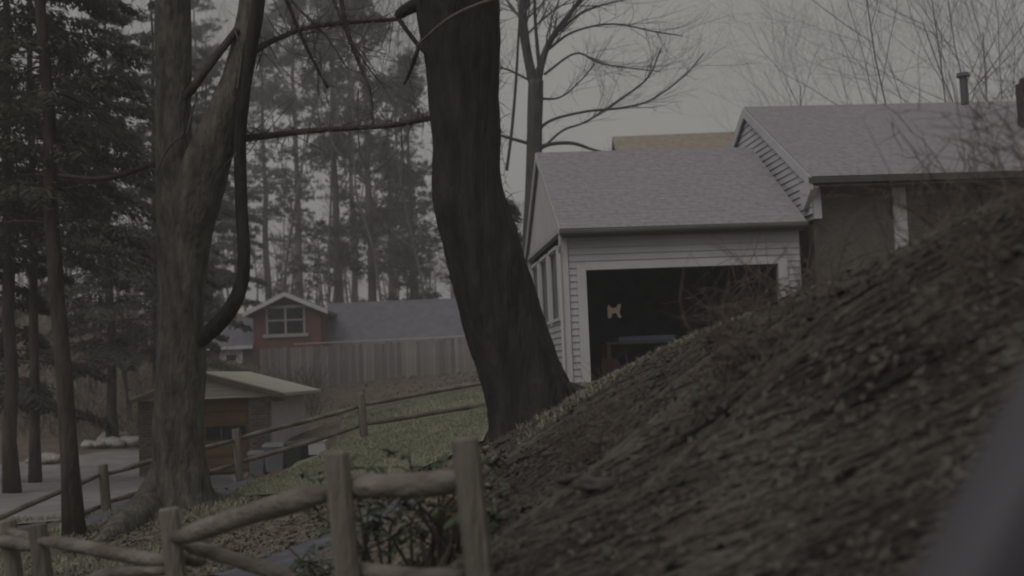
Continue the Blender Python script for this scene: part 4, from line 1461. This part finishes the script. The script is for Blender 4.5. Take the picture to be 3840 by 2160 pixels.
def grass(name, region, n, seed, hh, label, base=.0):
    nr = np.random.RandomState(seed)
    x, y = region(nr, n)
    z = hts(x, y) + base
    n = len(x)
    a = nr.uniform(0, 6.28, n); H = hh * nr.uniform(.5, 1.4, n); w = .004 + .00025 * y
    dx, dy = np.cos(a) * w, np.sin(a) * w
    lx, ly = nr.normal(0, .5, n) * H, nr.normal(0, .5, n) * H
    A = np.stack([np.stack([x - dx, y - dy, z], 1), np.stack([x + dx, y + dy, z], 1), np.stack([x + lx + dx * .3, y + ly + dy * .3, z + H], 1), np.stack([x + lx - dx * .3, y + ly - dy * .3, z + H], 1)], 1)
    b = MB(); b.quads(A)
    return tag(b.build(name, M['blade']), label, 'grass', kind='stuff')


def in_poly(x, y, P):
    P = np.array(P); r = np.zeros(len(x), bool); j = len(P) - 1
    for i in range(len(P)):
        c = ((P[i, 1] > y) != (P[j, 1] > y)) & (x < (P[j, 0] - P[i, 0]) * (y - P[i, 1]) / (P[j, 1] - P[i, 1] + 1e-9) + P[i, 0])
        r ^= c; j = i
    return r


LP = LA + LB[::-1]


def reg_lawn(nr, n):
    P = np.array(LP); lo, hi = P.min(0), P.max(0)
    x, y = nr.uniform(lo[0], hi[0], n), nr.uniform(lo[1], hi[1], n)
    k = in_poly(x, y, LP); return x[k], y[k]


def reg_garden(nr, n):
    x, y = nr.uniform(0, 7, n), nr.uniform(10.5, 22, n)
    k = x < .3 * y + .6; return x[k], y[k]


def reg_verge(nr, n):
    x, y = nr.uniform(-7, -3.0, n), nr.uniform(10, 15, n)
    k = (np.sin(x * 2.1) * np.sin(y * 1.7) > -.1); return x[k], y[k]


grass('lawn_grass', reg_lawn, 170000, 5, .028, 'short damp grass of the lawn below the two-rail fence', .04)
grass('garden_grass', reg_garden, 40000, 6, .04, 'short grass on top of the bank in front of the garage', .015)
grass('verge_grass', reg_verge, 16000, 7, .06, 'patchy grass between the slim hemlock and the roots of the big tree')

# rocks in the bank
nr = np.random.RandomState(4)
for i in range(12):
    y_ = 3.6 + 5.0 * nr.rand(); x_ = nr.uniform(.03, .30) * y_
    o = link('bank_rock', RKM[i % 5], None)
    s_ = nr.uniform(.09, .2)
    o.location = (x_, y_, h(x_, y_) - .06 * s_); o.scale = (s_ * 2.2, s_, s_ * .8); o.rotation_euler = (nr.uniform(-.2, .3), nr.uniform(-.3, .1), nr.uniform(-.3, .5))
    tag(o, 'brown-grey rock half buried in the leafy roadside bank', 'rock', 'rocks half buried in the roadside bank')


# bare shrubs on the bank
def brush(x, y, H, n, label, seed, dirx=0.0, m='brush', spread=.6):
    rr = random.Random(seed); z = h(x, y)
    T = empty('bare_shrub', (x, y, z), label, 'shrub', 'bare shrubs on the bank')
    st, tw = MB(), MB()
    for i in range(n):
        p = Vector((x + rr.gauss(0, .22), y + rr.gauss(0, .22), 0)); p.z = h(p.x, p.y) - .05
        d_ = Vector((rr.gauss(dirx, spread), rr.gauss(0, spread), 1)).normalized(); L = H * rr.uniform(.6, 1.2)
        q = [p]
        for j in range(7):
            d_ = (d_ + Vector((rr.gauss(dirx * .12, .10), rr.gauss(0, .10), -.08))).normalized(); q.append(q[-1] + d_ * L / 7)
        r0 = rr.uniform(.003, .007)
        st.tube(q, [r0 * (1 - .8 * j / 7) for j in range(8)], 4, cap=False)
        twiggy(tw, q[2:], 9, .12, .45, .0028, .3, rr)
    tag(st.build('stem', M[m], T), kind='stuff'); tag(tw.build('twig', M[m], T), kind='stuff')


for i, (x_, y_, H, n, dx_, lb_) in enumerate([(2.75, 6.6, 1.0, 10, -.3, 'tall brown bare shrub leaning over the bank top in front of the house roof'), (3.3, 8.6, 1.15, 12, -.3, 'bare shrub on the bank top below the house eave'),
                                             (2.0, 9.0, .6, 18, -.2, 'low bare shrub on the bank in front of the garage door'), (2.2, 5.0, .5, 18, -.4, 'low bare shrub on the steep part of the bank nearest the mirror'),
                                             (1.3, 6.2, .5, 26, 0, 'small bare shrub halfway up the bank'), (2.9, 5.4, .7, 16, -.5, 'bare shrub at the bank crest close to the right edge'),
                                             (.45, 7.4, .40, 22, 0, 'small bare shrub among the rocks near the last fence post')]):
    brush(x_, y_, H, n, lb_, 500 + i, dx_)
# fallen sticks on the bank
nr = np.random.RandomState(9)
for i in range(3):
    y_ = 3.4 + 5 * nr.rand(); x_ = nr.uniform(.05, .38) * y_
    a_ = nr.uniform(-.5, .5); L = nr.uniform(.6, 1.5)
    q = []
    for j in range(7):
        xx, yy = x_ + math.cos(a_) * L * (j / 6 - .5), y_ + math.sin(a_) * L * (j / 6 - .5) + .04 * math.sin(j * 1.3)
        q.append(Vector((xx, yy, h(xx, yy) + .05)))
    b = MB(); b.tube(q, [.016, .016, .014, .013, .011, .009, .005], 6, .1, 6)
    recentre(tag(b.build('fallen_stick', M['bark_brown']), 'fallen stick lying across the leaves of the bank', 'stick', 'fallen sticks on the bank'))


# broad-leaved evergreen shrubs behind the near fence
lf = MB()
lw = [0, .30, .42, .30, .0]
for i in range(5):
    t = i / 4
    for s in (-1, 0, 1):
        lf.v.append(Vector((s * lw[i] * .5, t, abs(s) * .06 - .22 * t * t)))
for i in range(4):
    o = i * 3
    lf.f += [(o, o + 1, o + 4, o + 3), (o + 1, o + 2, o + 5, o + 4)]
lfm = lf.mesh('leaf', smooth=True); lfm.materials.append(M['rhodo'])
lfr = lf.mesh('leaf', smooth=True); lfr.materials.append(M['rust'])


def rhodo(px, py, d, H, W_, label, seed, nl=200):
    rr = random.Random(seed); p = at(px, py, d); z = h(p.x, p.y)
    T = empty('rhododendron', (p.x, p.y, z), label, 'shrub', 'leafy shrubs behind the near fence')
    st = MB()
    tips = []
    for i in range(16):
        q = Vector((p.x + rr.gauss(0, W_ * .12), p.y + rr.gauss(0, .1), z - .05))
        e = Vector((p.x + rr.uniform(-1, 1) * W_ * .5, p.y + rr.uniform(-.35, .35), z + H * rr.uniform(.35, 1)))
        m_ = q.lerp(e, .5) + Vector((rr.gauss(0, .05), rr.gauss(0, .05), .06))
        st.tube([q, m_, e], [.012, .009, .005], 5, cap=False); tips += [e, m_.lerp(e, .6)]
    tag(st.build('stem', M['bark_brown'], T), kind='stuff')
    for i in range(nl):
        c = tips[i % len(tips)] + Vector((rr.gauss(0, .05), rr.gauss(0, .05), rr.gauss(0, .04)))
        s = rr.uniform(.07, .12)
        piece('leaf', lfr if rr.random() < .012 else lfm, T, c, 0, (s, s, s), (rr.uniform(-.5, .6), rr.uniform(-.4, .4), rr.uniform(0, 6.28)))


rhodo(1490, 2060, 6.9, .62, 1.0, 'dark glossy-leaved shrub filling the gap under the thick rail', 1, 240)
rhodo(1640, 2060, 6.6, .68, .7, 'dark leafy shrub tight behind the last fence post', 2, 170)
rhodo(1195, 2180, 7.2, .35, .5, 'low leafy shrub at the path edge behind the middle post', 3, 70)

# ------------------------------------------------------------------ the car the view is taken from: door and wing mirror
CA = empty('car', (.4, .95, 0.012), 'grey car door and wing mirror filling the lower right corner close to the camera', 'car')
b = MB()
b.prism([(-1.0, .90, .32), (2.3, .90, .32), (2.3, .90, .78), (1.0, .90, .95), (-1.0, .90, 1.0)], (0, .14, 0))
b.build('door', M['car'], CA)
b = MB(); b.box((0, .92, 1.012), (1.9, .05, .02)); b.build('window_seal', M['black'], CA)
b = MB(); b.tube([(1.75, .88, .332), (1.75, 1.08, .332)], [.32, .32], 24); w_ = b.build('wheel', M['black'], CA)
b = MB(); b.tube([(1.75, .87, .332), (1.75, 1.10, .332)], [.2, .2], 20); b.build('rim', M['pipe'], w_)
# mirror housing: lofted rounded shell whose near edge runs up to the right
dm = 1.25
sec = []
edge = [(3230, 2400), (3360, 2150), (3505, 1880), (3650, 1610), (3790, 1360), (3930, 1150)]
hb = MB()
NS = 12
for i, (ex, ey) in enumerate(edge):
    p0 = at(ex, ey, dm)
    wd_ = .30 + .03 * math.sin(i)
    ring = []
    for k in range(NS):
        a = 2 * math.pi * k / NS
        cx_, sy_ = math.cos(a), math.sin(a)
        sgx = math.copysign(abs(cx_) ** .7, cx_); sgy = math.copysign(abs(sy_) ** .7, sy_)
        ring.append(p0 + Vector((wd_ / 2 * (1 + sgx), .10 * sgy + .05 * cx_, -.03 * (1 + sgx))))
    sec.append(ring)
vs = [v for r_ in sec for v in r_]
fs = []
for i in range(len(sec) - 1):
    for k in range(NS):
        fs.append((i * NS + k, i * NS + (k + 1) % NS, (i + 1) * NS + (k + 1) % NS, (i + 1) * NS + k))
fs += [tuple(range(NS))[::-1], tuple(range((len(sec) - 1) * NS, len(sec) * NS))]
hb.add(vs, fs)
ho = hb.build('mirror_housing', M['car'], CA, True)
sub = ho.modifiers.new('round', 'SUBSURF'); sub.levels = sub.render_levels = 2
b = MB(); q = at(3300, 2330, dm); b.tube([(q.x + .12, q.y, q.z + .04), (q.x + .10, .98, .94)], [.04, .05], 10); b.build('mirror_arm', M['black'], CA, True)

# thin haze volume, added to lift the dark tones
b = MB()
b.box((0, 160, 18), (900, 760, 46))
hz = b.build('haze', None)
hm_ = bpy.data.materials.new('tone_lift_haze')
hm_.use_nodes = True
hm_.node_tree.nodes.clear()
pv = hm_.node_tree.nodes.new('ShaderNodeVolumePrincipled')
pv.inputs['Color'].default_value = (.93, .91, .93, 1)
pv.inputs['Density'].default_value = .0029
ho_ = hm_.node_tree.nodes.new('ShaderNodeOutputMaterial')
hm_.node_tree.links.new(pv.outputs[0], ho_.inputs['Volume'])
hz.data.materials.append(hm_)
tag(hz, kind='stuff')
